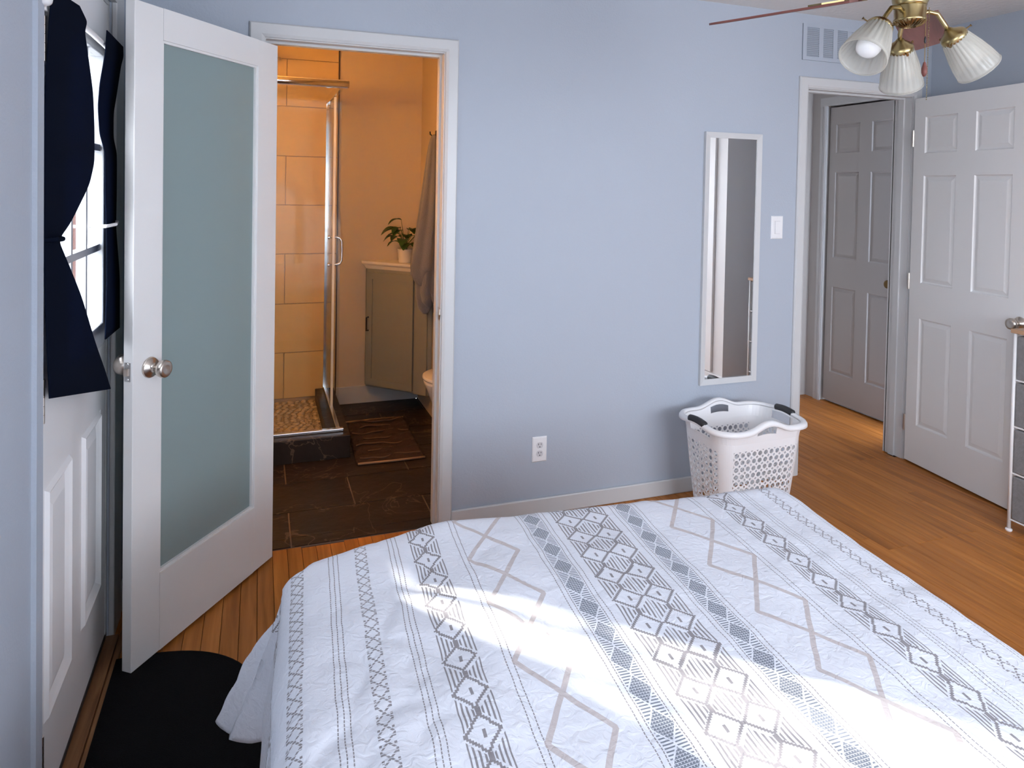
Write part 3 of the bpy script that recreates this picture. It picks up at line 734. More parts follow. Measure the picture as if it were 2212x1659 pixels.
def comforter():
    us = [U0-OVL + (U1-U0+2*OVL)*i/210 for i in range(211)]
    vs = [VN + (VF+OVF-VN)*j/210 for j in range(211)]
    P = []; UV = []
    def rate(u): return .060 + .028*(u-.1)
    for v in vs:
        row = []
        for u in us:
            du = max(0, U0-u, u-U1); dv = max(0, v-VF)
            su = -1 if u < U0 else 1
            d = math.hypot(du, dv)
            bu = min(max(u, U0), U1); bv = min(v, VF)
            ex = ey = 0; drop = 0
            if d > 0:
                cx_, cy_ = su*du/d, dv/d
                corner = 2*abs(cx_*cy_)
                if du > 0 and dv > 0: d = max(du, dv)*(1 + .10*corner)
                if d < RD*PI/2: out = RD*math.sin(d/RD); drop = RD*(1-math.cos(d/RD))
                else:
                    e = d-RD*PI/2
                    fold = .020*min(1, e/.2)*math.sin(v*21+.8*math.sin(v*7)) if dv == 0 else .020*min(1, e/.2)*math.sin(u*19+1.)
                    cf = corner**1.5; out = RD + (.05 + (.42 if su < 0 else .2)*cf)*e + (fold if corner < .5 else 0); drop = RD + e*(1-.12*cf)
                    if corner > .1:
                        out += .020*math.sin(math.atan2(cy_, cx_)*9)*min(1, e/.15)
                ex, ey = cx_*out, cy_*out
                if su < 0 and corner > .0: ey *= 1-.45*corner; ex -= .03*corner*min(1, max(0, d-.1)/.3)
            # gentle crown + quilting loft + wrinkles
            cu = (bu-U0)/(U1-U0)
            z = .602 - drop
            n = noise.noise(Vector((u*2.3, v*2.1, 3.1)))*.009 + noise.noise(Vector((u*7+2, v*6.3, 1.7)))*.005 + noise.noise(Vector((u*17, v*15, 9.)))*.0022
            wr = abs(noise.noise(Vector((u*11+v*3, v*9-u*4, 5.5))))
            n += -.007*max(0, .22-wr)/.22*max(0, noise.noise(Vector((u*1.7+4, v*1.7, .3)))+.2)
            if d > .09: 
                ex += n*.9*(-1 if su < 0 else 1)*(1 if du > 0 else 0); ey += n*.9*(1 if dv > 0 else 0)
            z += n
            z -= .006*max(0, 1-min(cu, 1-cu)/.12)**2
            z = max(z, .03 + .01*math.sin(u*30+v*25))
            x_ = bu + ex - rate(u)*(1.73-v)*(1 if v < 1.73 else 0)
            sh_ = .095*min(1, max(0, u-.10)/.34)*max(.12, 1-max(0, u-.5)/1.0)*min(1, max(0, v-.5)/1.1)
            row.append((x_, bv+ey+sh_, z)); UV.append((u, v+sh_*.8))
        P.append(row)
    b = MB().grid(P)
    me = bpy.data.meshes.new('comforter'); me.from_pydata(b.v, [], b.f); me.update()
    ul = me.uv_layers.new(name='UVMap')
    for lp in me.loops: ul.data[lp.index].uv = UV[lp.vertex_index]
    o = link('comforter', me, comf_material(), smooth=True)
    md = o.modifiers.new('solid', 'SOLIDIFY'); md.thickness = .012; md.offset = -1
    tag(o, 'white comforter printed with taupe and blue geometric stripes, draped over the bed', 'comforter')
comforter()

# ------------------------------------------------------------------ doormat
pts = []
for i in range(41):
    a = -PI/2 + PI*i/40
    cx_ = math.copysign(abs(math.cos(a))**.75, math.cos(a)); sy = math.copysign(abs(math.sin(a))**.8, math.sin(a))
    pts.append((.44*cx_, .45*sy))
mt_ = thing('doormat', 'black half-round doormat on the floor by the exterior door', 'doormat', (-.405, 1.985, 0))
R = [[(x_*s, y_*s, z) for x_, y_ in pts] for s, z in ((1, 0), (1.005, .006), (.985, .012))]
MB().rings(R).build('pile', M_rug, mt_)

# ------------------------------------------------------------------ laundry basket
def basket():
    t = thing('laundry_basket', 'white plastic laundry basket with round holes and black grips', 'laundry basket', (2.125, 2.665, 0), math.radians(2))
    HX, HY_, HT = .248, .175, .455
    def rr(hx, hy, r, n=10):
        pts = []
        for cx_, cy_, a0 in ((hx-r, hy-r, 0), (-hx+r, hy-r, PI/2), (-hx+r, -hy+r, PI), (hx-r, -hy+r, 1.5*PI)):
            for i in range(n+1): pts.append((cx_+r*math.cos(a0+PI/2*i/n), cy_+r*math.sin(a0+PI/2*i/n)))
        return pts
    base = rr(1, 1, .01)
    # perimeter parametrisation by arc length at top size
    N = 84; NC = 44
    def perim(hx, hy, r, n=N):
        pts = rr(hx, hy, r, 14); pts.append(pts[0]); L = [0]
        for a, b in zip(pts[:-1], pts[1:]): L.append(L[-1]+math.hypot(b[0]-a[0], b[1]-a[1]))
        out = []; k = 0
        for i in range(n):
            s = L[-1]*i/n
            while L[k+1] < s: k += 1
            f = (s-L[k])/max(1e-9, L[k+1]-L[k]); out.append((pts[k][0]+(pts[k+1][0]-pts[k][0])*f, pts[k][1]+(pts[k+1][1]-pts[k][1])*f))
        return out
    # start shift so that cells are centred on sides: use corner start at (+hx, +hy-r)
    def prof(z):
        f = z/HT
        return .80+.20*f**.8
    def P(sidx, z, sub=0.):
        k = prof(z); hx, hy, r = HX*k-.012, HY_*k-.012, .075
        key = round(z, 5)
        if key not in cache: cache[key] = perim(hx, hy, r, NC*4)
        q = cache[key][int(round((sidx+sub)*4)) % (NC*4)]
        return Vector((q[0], q[1], z))
    cache = {}
    z0, z1 = .008, .43; NZ = 12; ch = .0325
    zs = [z0+.02]+[z0+.03+ch*i for i in range(NZ)]
    b = MB()
    # rim height wave (handles bumps on all four sides)
    def side_of(i):
        q = P(i, .3); ax, ay = abs(q.x)/(HX*prof(.3)-.012), abs(q.y)/(HY_*prof(.3)-.012)
        return q, ('x' if ax >= ay else 'y')
    for i in range(NC):
        q, sd_ = side_of(i+.5)
        kx = (HX*prof(.3)-.012); ky = (HY_*prof(.3)-.012)
        flat = (abs(q.y) < ky-.05) if sd_ == 'x' else (abs(q.x) < kx-.05)
        mid = (abs(q.y) < .075) if sd_ == 'x' else (abs(q.x) < .0)
        for j in range(NZ):
            za, zb_ = z0+ch*j, z0+ch*(j+1)
            A, B_, C_, D = P(i, za), P(i+1, za), P(i+1, zb_), P(i, zb_)
            hole = flat and 0 < j < NZ-1
            if not hole:
                for k4 in range(4): b.add([P(i+k4/4, za), P(i+k4/4+.25, za), P(i+k4/4+.25, zb_), P(i+k4/4, zb_)], [(0,1,2,3)])
                continue
            c = (A+B_+C_+D)/4; ex = ((B_-A)+(C_-D))/4; ez = ((D-A)+(C_-B_))/4
            n_ = 12; ring = []; outer = []
            rad = .0112
            for k in range(n_):
                a = 2*PI*k/n_; ring.append(c + ex.normalized()*rad*math.cos(a) + ez.normalized()*rad*math.sin(a))
                ca, sa = math.cos(a), math.sin(a); mxx = max(abs(ca), abs(sa)); outer.append(c + ex*(ca/mxx) + ez*(sa/mxx))
            b.add(ring+outer, [(k, (k+1) % n_, n_+(k+1) % n_, n_+k) for k in range(n_)])
    def wave(q):
        # rim raised above handle slots on the long sides, on the short sides over the grips
        if abs(q.x) > HX*.86 and abs(q.y) < .12: return .012*math.cos(q.y/.12*PI/2)**2
        if abs(q.x) < .13: return .034*math.cos(q.x/.13*PI/2)**2
        return 0
    # upper wall with slots
    ztop = z0+ch*NZ; zrim = HT
    pk = prof(ztop); up_pts = [Vector((a_, b2, ztop)) for a_, b2 in perim(HX*pk-.012, HY_*pk-.012, .075, N)]
    rim_c = perim(HX, HY_, .085, N)
    levels = 5; G = []
    for l in range(levels+1):
        f = l/levels; row = []
        for i in range(N):
            a = up_pts[i]; c = Vector((rim_c[i][0]*.975, rim_c[i][1]*.965, zrim + wave(Vector((rim_c[i][0], rim_c[i][1], 0)))-.004))
            row.append(a.lerp(c, f))
        G.append(row)
    for l in range(levels):
        for i in range(N):
            q = (G[l][i]+G[l][(i+1) % N])/2
            slot = (abs(q.x) > HX*.80 and abs(q.y) < .072 and 1 <= l <= 3) or (abs(q.x) < .058 and 2 <= l <= 3)
            if slot: continue
            b.add([G[l][i], G[l][(i+1) % N], G[l+1][(i+1) % N], G[l+1][i]], [(0,1,2,3)])
    o = b.build('body', M_plastic, t, smooth=True, solid=.0028)
    # merge duplicate vertices so that it is one shell
    bm = bmesh.new(); bm.from_mesh(o.data); bmesh.ops.remove_doubles(bm, verts=bm.verts, dist=.0004); bmesh.ops.recalc_face_normals(bm, faces=bm.faces); bm.to_mesh(o.data); bm.free()
    for p in o.data.polygons: p.use_smooth = False
    # rim: rolled lip
    R = []
    for i in range(N):
        x_, y_ = rim_c[i]; wv = wave(Vector((x_, y_, 0))); n_ = Vector((x_/HX**2*.2, y_/HY_**2*.2, 0)); 
        tn = Vector((rim_c[(i+1) % N][0]-rim_c[i-1][0], rim_c[(i+1) % N][1]-rim_c[i-1][1], 0)).normalized(); n_ = Vector((tn.y, -tn.x, 0))
        c = Vector((x_*.975, y_*.965, zrim+wv))
        R.append([c + n_*px + Vector((0,0,pz)) for px, pz in ((-.004,-.006),(-.003,.004),(.006,.008),(.018,.006),(.024,-.002),(.025,-.014),(.021,-.016),(.017,-.004),(.006,-.002))])
    MB().rings(R, closed=True).build('rim', M_plastic, t, smooth=True)
    MB().prism(rr(HX*prof(0)-.012, HY_*prof(0)-.012, .07), .003, .012).build('bottom', M_plastic, t)
    for s in (-1, 1):
        pts = []
        for k in range(13):
            yy = -.062+.124*k/12; pts.append((s*(HX*.975+.010), yy, zrim+.012*math.cos(yy/.12*PI/2)**2+.001))
        MB().tube(pts, [.006]+[.0165]*11+[.006], 12).build('grip', M_black, t, smooth=True)
basket()

# ------------------------------------------------------------------ ceiling fan
def fan():
    cx_, cy_ = 1.485, 1.282; zb_ = 1.974
    t = thing('ceiling_fan', 'brass ceiling fan with brown blades and three ribbed glass shades', 'ceiling fan', (cx_, cy_, 0))
    MB().lathe([(.001,ZC),(.07,ZC),(.07,ZC-.02),(.03,ZC-.06),(.012,ZC-.065)], 32).build('canopy', M_brass, t, smooth=True)
    MB().lathe([(.012,ZC-.06),(.012,2.17)], 16).build('downrod', M_brass, t, smooth=True)
    MB().lathe([(.012,2.19),(.06,2.185),(.105,2.16),(.115,2.12),(.115,2.06),(.10,2.03),(.055,2.012),(.001,2.01)], 40).build('motor_housing', M_brass, t, smooth=True)
    MB().lathe([(.001,2.012),(.037,2.012),(.040,2.0),(.0405,1.982),(.039,1.974),(.0365,1.970),(.0365,1.966),(.001,1.966)], 36).build('switch_housing', M_brass, t, smooth=True)
    MB().lathe([(.001,1.967),(.035,1.967),(.0355,1.962),(.0345,1.936),(.036,1.934),(.037,1.930),(.035,1.927),(.026,1.921),(.012,1.917),(.001,1.916)], 36).build('light_fitter', M_brass, t, smooth=True)
    r_ = MB()
    for k in range(22):
        a = 2*PI*k/22
        r_.tube([(.014*math.cos(a), .014*math.sin(a), 1.9155), (.026*math.cos(a), .026*math.sin(a), 1.919), (.036*math.cos(a), .036*math.sin(a), 1.928)], .0018, 5)
    r_.build('fluted_cap', M_brassd, t)
    # blades
    for k in range(4):
        ang = math.radians((116, 34, -56, -146)[k]); zk = (2.0, 1.962, 2.03, 1.98)[k]
        L0, L1, wd0, wd1 = .125, .515, .050, .062
        prof = [(L0, -wd0), (L1-.035, -wd1), (L1-.012, -wd1+.008), (L1, -wd1+.022), (L1, wd1-.022), (L1-.012, wd1-.008), (L1-.035, wd1), (L0, wd0), (L0-.015, wd0-.018), (L0-.015, -wd0+.018)]
        b = MB().prism(prof, -.003, .003).build('blade', M_blade, t)
        
        Rm = Matrix.Rotation(ang, 4, 'Z') @ Matrix.Rotation(math.radians(-13.8), 4, 'X')
        b.matrix_basis = Matrix.Translation((0, 0, zk)) @ Rm
        ir = MB().prism([(.09,-.014),(.15,-.010),(.20,-.030),(.235,-.030),(.245,0),(.235,.030),(.20,.030),(.15,.010),(.09,.014)], .0035, .008).build('blade_iron', M_brass, t)
        ir.matrix_basis = Matrix.Translation((0, 0, zk)) @ Rm
        MB().tube([(.075*math.cos(ang), .075*math.sin(ang), 2.016), (.10*math.cos(ang), .10*math.sin(ang), 2.004), (.13*math.cos(ang), .13*math.sin(ang), zk+.006)], .008).build('blade_arm', M_brass, t)
    # shades
    specs = [((1.357,1.252,1.897), (1.281,1.227,1.813)), ((1.540,1.355,1.886), (1.600,1.400,1.782)), ((1.603,1.262,1.902), (1.686,1.250,1.822))]
    for top, mouth in specs:
        top = Vector(top)-Vector((cx_,cy_,0)); mouth = Vector(mouth)-Vector((cx_,cy_,0)); ax = (mouth-top).normalized(); Ln = .112
        M = dirM(top, ax)
        n = 96; R = []
        for r, z in ((.0270,.004),(.0285,.010),(.034,.030),(.0405,.055),(.0465,.085),(.0505,.104),(.0515,Ln)):
            R.append([M @ Vector(((r+(.0018 if i % 4 < 2 else -.0010)*(1 if z < .1 else 0))*math.cos(2*PI*i/n), (r+(.0018 if i % 4 < 2 else -.0010)*(1 if z < .1 else 0))*math.sin(2*PI*i/n), z)) for i in range(n)])
        sh = MB().rings(R, False, False).build('lamp_shade', M_shade, t, smooth=True, solid=.0024)
        MB().rings([[M @ Vector(((.0515+.0018*math.cos(a))*math.cos(2*PI*i/48), (.0515+.0018*math.cos(a))*math.sin(2*PI*i/48), Ln+.0018*math.sin(a))) for a in [2*PI*k/8 for k in range(8)]] for i in range(48)], closed=True).build('shade_lip', M_shade, sh, smooth=True)
        ho = MB().lathe([(.001,-.020),(.008,-.020),(.012,-.014),(.026,-.004),(.0305,.001),(.0315,.012),(.0300,.013),(.0285,.004),(.001,.002)], 36, M).build('shade_holder', M_brass, t, smooth=True)
        for k in range(3):
            a = 2*PI*k/3+.6
            p0 = M @ Vector((.030*math.cos(a), .030*math.sin(a), .007)); p1 = M @ Vector((.041*math.cos(a), .041*math.sin(a), .007)); p2 = M @ Vector((.044*math.cos(a), .044*math.sin(a), .007))
            MB().tube([p0, p1, p2], [.0016, .0016, .0036], 8).build('thumbscrew', M_brassd, ho)
        MB().lathe([(.001,.004),(.013,.006),(.013,.030),(.020,.044),(.0265,.060),(.0275,.072),(.024,.086),(.014,.094),(.001,.096)], 28, M).build('bulb', M_bulb, t, smooth=True)
        # arm
        hd = Vector((top.x, top.y, 0)).normalized(); back = M @ Vector((0, 0, -.019))
        s0 = hd*.033 + Vector((0,0,1.948))
        MB().tube([s0, s0+hd*.016+Vector((0,0,.007)), (s0+back)/2+Vector((0,0,.020))+hd*.006, back-ax*.012+Vector((0,0,.002)), back], .0055, 10).build('lamp_arm', M_brass, t, smooth=True)
    # pull chains
    def chain(x_, y_, z0, z1):
        b = MB(); z = z0
        while z > z1:
            b.lathe([(.0002,-.0014),(.0014,-.0007),(.0014,.0007),(.0002,.0014)], 6, Matrix.Translation((x_, y_, z))); z -= .0042
        return b
    chain(.022, -.034, 1.955, 1.735).build('pull_chain', M_brass, t)
    MB().tube([(.005, -.040, 1.955), (.005, -.040, 1.81)], .0009, 6).build('pull_cord', M_brassd, t)
    MB().lathe([(.0005,1.826),(.003,1.822),(.0065,1.808),(.0062,1.798),(.003,1.790),(.0005,1.789)], 16, Matrix.Translation((.005, -.040, 0))).build('pull_fob', M_blade, t, smooth=True)
    MB().lathe([(.0005,1.886),(.0026,1.880),(.0028,1.872),(.0005,1.867)], 12, Matrix.Translation((.005, -.040, 0))).build('cord_bead', M_black, t, smooth=True)
fan()

# ------------------------------------------------------------------ drawer tower at the right edge
dr = thing('drawer_tower', 'slim grey fabric drawer tower with wooden top beside the open door', 'drawers', (3.183, 1.93, 0))
DX, DY, DZ = .345, .235, .895
for a, b_ in ((.008, .008), (.008, DY-.008), (DX-.008, .008), (DX-.008, DY-.008)):
    lg = MB().tube([(a, b_, .012), (a, b_, DZ)], .008, 10).build('leg', M_frame, dr, smooth=True)
    MB().lathe([(.011,0),(.014,.004),(.014,.010),(.009,.014)], 14, Matrix.Translation((a, b_, 0))).build('foot', M_frame, lg)
MB().box(-.006, DX+.004, -.004, DY+.006, DZ, DZ+.018).build('top_board', M_woodtop, dr, bevel=.003)
for k in range(4):
    z = .06+.21*k
    MB().box(.004, DX-.004, .018, DY-.018, z, z+.195).build('drawer', M_fabric, dr, bevel=.006)
    MB().tube([(.008, .012, z-.005), (.008, DY-.012, z-.005)], .004, 8).build('rail', M_frame, dr)
    MB().box(.001, .007, DY/2-.03, DY/2+.03, z+.165, z+.185).build('pull', M_black, dr)

# ------------------------------------------------------------------ wardrobe (seen in the mirror)
wd_ = thing('wardrobe', 'tall white wardrobe against the right wall, seen in the mirror', 'wardrobe', (3.30, .45, 0))
MB().box(.004, .295, 0, 1.055, .10, 2.2).build('carcass', M_wardrobe, wd_)
MB().prism([(-.006,-.006),(.295,-.006),(.295,1.061),(-.006,1.061)], .05, .10).build('plinth', M_wardrobe, wd_, bevel=.006)
for y_ in (.02, .99): MB().box(.0, .05, y_, y_+.05, 0, .05).build('foot', M_wardrobe, wd_)
for y_ in (.02, .99): MB().box(.24, .29, y_, y_+.05, 0, .05).build('foot', M_wardrobe, wd_)
for (a, b_) in ((.004, .466), (.470, .93)):
    dd = MB().box(-.016, .003, a, b_, .11, 2.19).build('wardrobe_door', M_wardrobe, wd_, bevel=.002)
    kz = b_-.04 if a > .4 else b_-.04
    MB().lathe([(.006,0),(.005,.012),(.012,.02),(.012,.026),(.001,.028)], 16, dirM((-.016, .80 if a > .4 else .42, 1.33), (-1,0,0))).build('knob', M_steel, dd, smooth=True)

# ------------------------------------------------------------------ bathroom things
# shower pan with curb
CT = .125; CX1 = .487; CY0 = 3.885
sh = thing('shower_tray', 'dark tiled shower curb around a pebble floor', 'shower tray', (0, 0, 0))
MB().box(BXL, CX1, CY0, CY0+.12, 0, CT).build('curb', M_slate, sh, bevel=.003)
MB().box(CX1-.12, CX1, CY0+.12, BYB-.014, 0, CT).build('curb', M_slate, sh, bevel=.003)
MB().box(BXL, CX1-.12, CY0+.12, BYB-.014, 0, .045).build('mortar_bed', M_grout, sh)
pb = MB(); yy = CY0+.13
while yy < BYB-.02:
    xx = BXL+.02+random.uniform(0, .03)
    while xx < CX1-.13:
        r = random.uniform(.014, .022); a = random.uniform(0, PI); sx, sy = r*random.uniform(.9, 1.25), r*random.uniform(.7, 1.)
        R = []
        for f, z in ((1, .045), (.92, .050), (.55, .0545)):
            R.append([(xx+f*(sx*math.cos(q)*math.cos(a)-sy*math.sin(q)*math.sin(a)), yy+f*(sx*math.cos(q)*math.sin(a)+sy*math.sin(q)*math.cos(a)), z) for q in [2*PI*k/8 for k in range(8)]])
        pb.rings(R); xx += .042+random.uniform(-.003, .004)
    yy += .037
po = pb.build('pebble_floor', M_pebble, sh, smooth=True); po['kind'] = 'stuff'
# glass enclosure
en = thing('shower_enclosure', 'clear glass shower enclosure with chrome rails and handle', 'shower enclosure', (0, 0, CT))
GX, GY = .428, 3.965; GH = 1.925
MB().box(BXL+.01, GX-.002, GY-.004, GY+.004, .014, GH-.01).build('glass_panel', M_shglass, en)
MB().box(GX-.004, GX+.004, 4.36, BYB-.03, .014, GH-.02).build('glass_door', M_shglass, en)
for z0_, z1_, mt in ((0, .018, M_chrome), (GH-.016, GH+.030, M_chrome)):
    MB().box(BXL, GX+.03, GY-.014, GY+.014, z0_, z1_).build('rail', mt, en, bevel=.004)
    MB().box(GX-.012, GX+.012, GY+.014, BYB-.014, z0_, z1_).build('rail', mt, en, bevel=.004)
MB().tube([(BXL, GY-.006, GH+.006), (GX+.034, GY-.006, GH+.006)], .020, 14).build('header_tube', M_chrome, en, smooth=True)
MB().box(GX-.012, GX+.012, BYB-.04, BYB-.014, 0, GH).build('wall_profile', M_chrome, en)
MB().box(GX-.007, GX+.007, 4.345, 4.362, .014, GH-.02).build('door_seal', mat('seal', (.75, .72, .65, 1), .4), en)
MB().box(GX-.007, GX+.007, 4.80, 4.81, .014, GH-.02).build('door_seal', M_chrome, en)
for y_ in (4.40, 4.72):
    MB().lathe([(.001,-.012),(.014,-.012),(.014,.012),(.001,.012)], 18, dirM((GX, y_, GH-.04), (1,0,0))).build('roller', M_chrome, en, smooth=True)
hy = 4.44; hz = 1.09-CT
MB().tube([(GX-.02, hy, hz-.085), (GX+.03, hy, hz-.085), (GX+.048, hy, hz-.078), (GX+.058, hy, hz-.06), (GX+.060, hy, hz), (GX+.058, hy, hz+.06), (GX+.048, hy, hz+.078), (GX+.03, hy, hz+.085), (GX-.02, hy, hz+.085)], .008, 10).build('door_handle', M_chrome, en, smooth=True)
for z in (-.085, .085): MB().lathe([(.001,0),(.012,0),(.012,.012),(.001,.012)], 14, dirM((GX-.026, hy, hz+z), (1,0,0))).build('handle_cap', M_chrome, en)
# shower head
sh2 = thing('rain_shower', 'round rain shower fitting high on the tiled wall', 'shower', (.02, BYB-.014, 2.30))
MB().tube([(0,0,.06), (0,-.1,.065), (0,-.30,.05), (0,-.36,.02), (0,-.37,-.02)], .009, 10).build('shower_arm', M_chrome, sh2, smooth=True)
MB().lathe([(.012,0),(.02,-.01),(.09,-.018),(.10,-.024),(.10,-.030),(.001,-.031)], 32, Matrix.Translation((0,-.37,-.02))).build('spray_disc', M_steel, sh2, smooth=True)
MB().lathe([(.001,0),(.028,0),(.026,.006),(.010,.010)], 20, dirM((0,0,.06),(0,-1,0))).build('wall_flange', M_chrome, sh2)
# corner cabinet
cb = thing('corner_cabinet', 'grey-green floating corner cabinet with white top in the bathroom', 'cabinet', (0, 0, .135))
fA, fB = Vector((.695, 4.78)), Vector((1.045, 4.44)); CH = .80
MB().prism([(fA.x, fA.y), (fB.x, fB.y), (1.068, 4.44), (1.068, 4.834), (.695, 4.834)], 0, CH).build('body', M_cab, cb)
dv = (fB-fA).normalized(); nv = Vector((-dv.y, dv.x))*-1
nv = Vector((dv.y, -dv.x))
if nv.dot(Vector((0,-1))) < 0: nv = -nv
Lc = (fB-fA).length
def fbox(a, b_, d0, d1, z0_, z1_):
    p = [fA+dv*a+nv*d0, fA+dv*b_+nv*d0, fA+dv*b_+nv*d1, fA+dv*a+nv*d1]
    return MB().prism([(q.x, q.y) for q in p], z0_, z1_)
door = fbox(.01, Lc-.11, .001, .010, .015, CH-.02).build('cabinet_door', M_cab, cb)
for (a, b_, z0_, z1_) in ((.01, .055, .015, CH-.02), (Lc-.155, Lc-.11, .015, CH-.02), (.055, Lc-.155, .015, .06), (.055, Lc-.155, CH-.065, CH-.02)):
    fbox(a, b_, .010, .019, z0_, z1_).build('door_rail', M_cab, door)
fbox(Lc-.10, Lc-.005, .001, .012, .0, CH).build('side_panel', M_cab, cb)
p0 = fA+dv*.028+nv*.019; p1 = fA+dv*.028+nv*.040
MB().tube([(p0.x,p0.y,.385),(p1.x,p1.y,.385),(p1.x,p1.y,.475),(p0.x,p0.y,.475)], .0055, 6).build('handle', M_black, door)
ft = .035
R = []
for e, z in ((.004, CH), (.012, CH+.012), (.018, CH+.022), (.034, CH+.036), (.036, CH+.052)):
    a = fA - dv*e*1.2 + nv*e; b_ = fB + nv*e
    a2 = Vector((.695-e, 4.80))
    R.append([(a2.x, a2.y, z), (b_.x, b_.y, z), (1.068, b_.y+.02, z), (1.068, 4.835, z), (a2.x, 4.835, z)])
MB().rings(R).build('countertop', M_stone, cb)
# potted plant
pp = thing('potted_plant', 'small leafy green plant in a white pot on the corner cabinet', 'potted plant', (.925, 4.64, .135+CH+.052))
MB().lathe([(.001,0),(.040,0),(.043,.01),(.050,.085),(.052,.092),(.047,.092),(.044,.07),(.001,.07)], 28).build('pot', M_pot, pp, smooth=True)
MB().lathe([(.001,.074),(.045,.074),(.045,.07),(.001,.07)], 20).build('soil', M_soil, pp)
rs = random.Random(3)
for k in range(20):
    a = 2*PI*k/20*1.0+rs.uniform(-.3, .3); L = rs.uniform(.06, .11); rise = rs.uniform(.05, .16)
    if k == 4: rise = .21; L = .05; a = PI*.8
    if k == 1: a = PI; L = .12; rise = .10
    base = Vector((.01*math.cos(a), .01*math.sin(a), .075)); hd = Vector((math.cos(a), math.sin(a), 0)); tip0 = base+hd*L*.45+Vector((0,0,rise))
    MB().tube([base, base+hd*L*.12+Vector((0,0,rise*.6)), tip0], .0016, 5).build('stem', M_leaf, pp)
    sd_ = Vector((-hd.y, hd.x, 0)); P = []
    ln = rs.uniform(.075, .11); wdt = ln*rs.uniform(.30, .40)
    for i in range(7):
        f = i/6; c = tip0+hd*ln*f+Vector((0,0,.012*math.sin(f*2.2)-.045*f*f)); ww = wdt*math.sin(PI*min(.98, f*.94+.05))**.8
        P.append([c-sd_*ww+Vector((0,0,.25*ww)), c, c+sd_*ww+Vector((0,0,.25*ww))])
    MB().grid(P).build('leaf', M_leaf, pp, smooth=True)
# towel on hook
hk = thing('towel_hook', 'small black towel hook on the bathroom wall', 'hook', (1.07, 4.40, 1.83))
MB().box(-.008, 0, -.012, .012, -.03, .03).build('hook_plate', M_black, hk, bevel=.003)
MB().tube([(-.006,0,0),(-.03,0,-.005),(-.042,0,.005),(-.044,0,.022)], .005, 8).build('hook_arm', M_black, hk)
tw_ = thing('towel', 'grey towel hanging in folds from the bathroom hook', 'towel', (1.06, 4.335, 0))
def towel(levels, ph, name, nfold=5):
    R = []
    for j, (z, wx, wy, yo) in enumerate(levels):
        ring = []; n = 56
        for i in range(n):
            a = 2*PI*i/n; rip = 1+.16*math.sin(nfold*a+ph+.4*j)*min(1, j/2)
            x_ = -wx/2 + wx/2*math.cos(a)*rip; y_ = yo + wy/2*math.sin(a)*rip
            dz = 0
            if j >= len(levels)-2: dz = -.05*math.sin(a*2+ph)-.025*math.sin(a*5)
            ring.append((min(x_, -.001), y_, z+dz))
        R.append(ring)
    return MB().rings(R).build(name, M_towel, tw_, smooth=True, subd=1)
towel([(1.835,.03,.03,.03),(1.78,.05,.06,.03),(1.6,.07,.11,.02),(1.35,.105,.15,.0),(1.15,.135,.15,0),(.98,.165,.15,0),(.93,.165,.15,0),(.93,.05,.08,0)], .3, 'front_layer')
towel([(1.82,.02,.03,.05),(1.5,.05,.10,.02),(1.2,.085,.13,.0),(.9,.125,.14,.0),(.76,.11,.13,.0),(.74,.03,.06,.0)], 1.7, 'back_layer', 4)
# toilet
tl = thing('toilet', 'white toilet just visible at the right of the bathroom doorway', 'toilet', (.905, 3.93, 0))
def oval(x0, x1, hw_, z, n=36, p=2.2):
    c = (x0+x1)/2; hl = (x1-x0)/2
    return [(c - hl*math.copysign(abs(math.cos(a))**(2/p), math.cos(a)), hw_*math.copysign(abs(math.sin(a))**(2/p), math.sin(a)), z) for a in [2*PI*i/n for i in range(n)]]
MB().rings([oval(.12,.55,.11,0), oval(.11,.54,.10,.05), oval(.09,.53,.10,.15), oval(.05,.52,.13,.24), oval(.015,.50,.17,.33), oval(.0,.49,.185,.365), oval(.0,.49,.185,.385), oval(.03,.46,.15,.385), oval(.06,.43,.12,.30)]).build('bowl', M_porc, tl, smooth=True)
MB().rings([oval(-.005,.46,.187,.387), oval(-.008,.46,.19,.395), oval(-.004,.455,.186,.405), oval(.0,.45,.180,.407)]).build('seat_lid', M_porc, tl, smooth=True)
MB().box(.49, .715, -.21, .21, .37, .74).build('tank', M_porc, tl, bevel=.02, segs=3)
MB().box(.48, .72, -.22, .22, .74, .775).build('tank_lid', M_porc, tl, bevel=.01)
MB().tube([(.488,-.15,.68),(.476,-.15,.68),(.474,-.09,.675)], .006).build('flush_lever', M_chrome, tl)
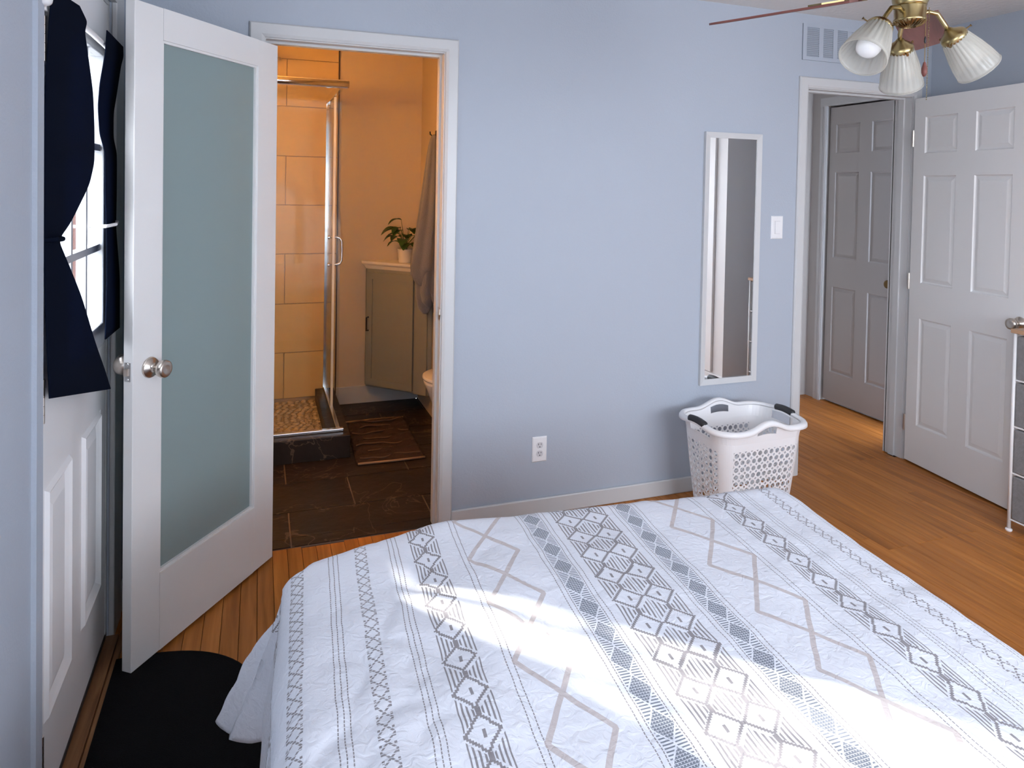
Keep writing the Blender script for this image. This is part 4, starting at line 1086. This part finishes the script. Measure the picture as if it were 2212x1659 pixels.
# bath mat
bm_ = thing('bath_mat', 'dark brown bath mat with tan trim on the slate floor', 'bath mat', (.70, 4.10, .0), math.radians(-1))
MW, MD = .186, .345
P = []
for j in range(41):
    row = []
    for i in range(25):
        u_ = -MW + 2*MW*i/24; v_ = -MD+2*MD*j/40
        edge = min(1, min(i, 24-i, j, 40-j)/1.5)
        row.append((u_, v_, .004+edge*(.010+.009*math.sin(v_*60+1.2*math.sin(u_*14)+noise.noise(Vector((u_*8, v_*5, 0)))*2))))
    P.append(row)
MB().grid(P).build('pile', M_bmat, bm_, smooth=True, solid=.004)
for s in (-1, 1): MB().tube([(-MW+.004, s*MD, .008), (0, s*(MD+.004), .008), (MW-.004, s*MD, .008)], .0065, 8).build('edge_trim', M_bmate, bm_, smooth=True)
for k in range(7):
    yy0 = -MD+.05+k*.098; ptsr = []
    for i in range(19):
        xx = -MW+.02+(2*MW-.04)*i/18
        ptsr.append((xx, yy0+.018*math.sin(xx*22+k*1.7)+.008*math.sin(xx*51+k), .019))
    n0, n1 = (0, 19) if k % 2 == 0 else (random.randint(0, 4), random.randint(12, 18))
    MB().tube(ptsr[n0:n1], .0045, 6).build('tufted_ridge', M_bmatr, bm_, smooth=True)
# vanity lamp (warm bathroom light)
vl = thing('vanity_lamp', 'warm bathroom wall lamp out of sight beside the doorway', 'lamp', (-.24, YB+WT+.01, 1.93))
MB().box(-.14, .14, 0, .02, -.05, .05).build('back_plate', M_chrome, vl, bevel=.005)
for s in (-.09, .09):
    MB().tube([(s,.02,0),(s,.07,0),(s,.09,.012)], .007).build('lamp_arm', M_chrome, vl)
    MB().lathe([(.02,.0),(.035,.01),(.05,.06),(.055,.10),(.052,.10),(.046,.06),(.03,.014),(.018,.006)], 28, Matrix.Translation((s,.09,.015)), False, False).build('lamp_shade', M_shade, vl, smooth=True)
    l = bpy.data.lights.new('warm_bulb', 'POINT'); l.energy = 10.5; l.color = (1, .47, .125); l.shadow_soft_size = .03
    lo = bpy.data.objects.new('warm_bulb', l); COL.objects.link(lo); lo.parent = vl; lo.location = (s, .10, .08)
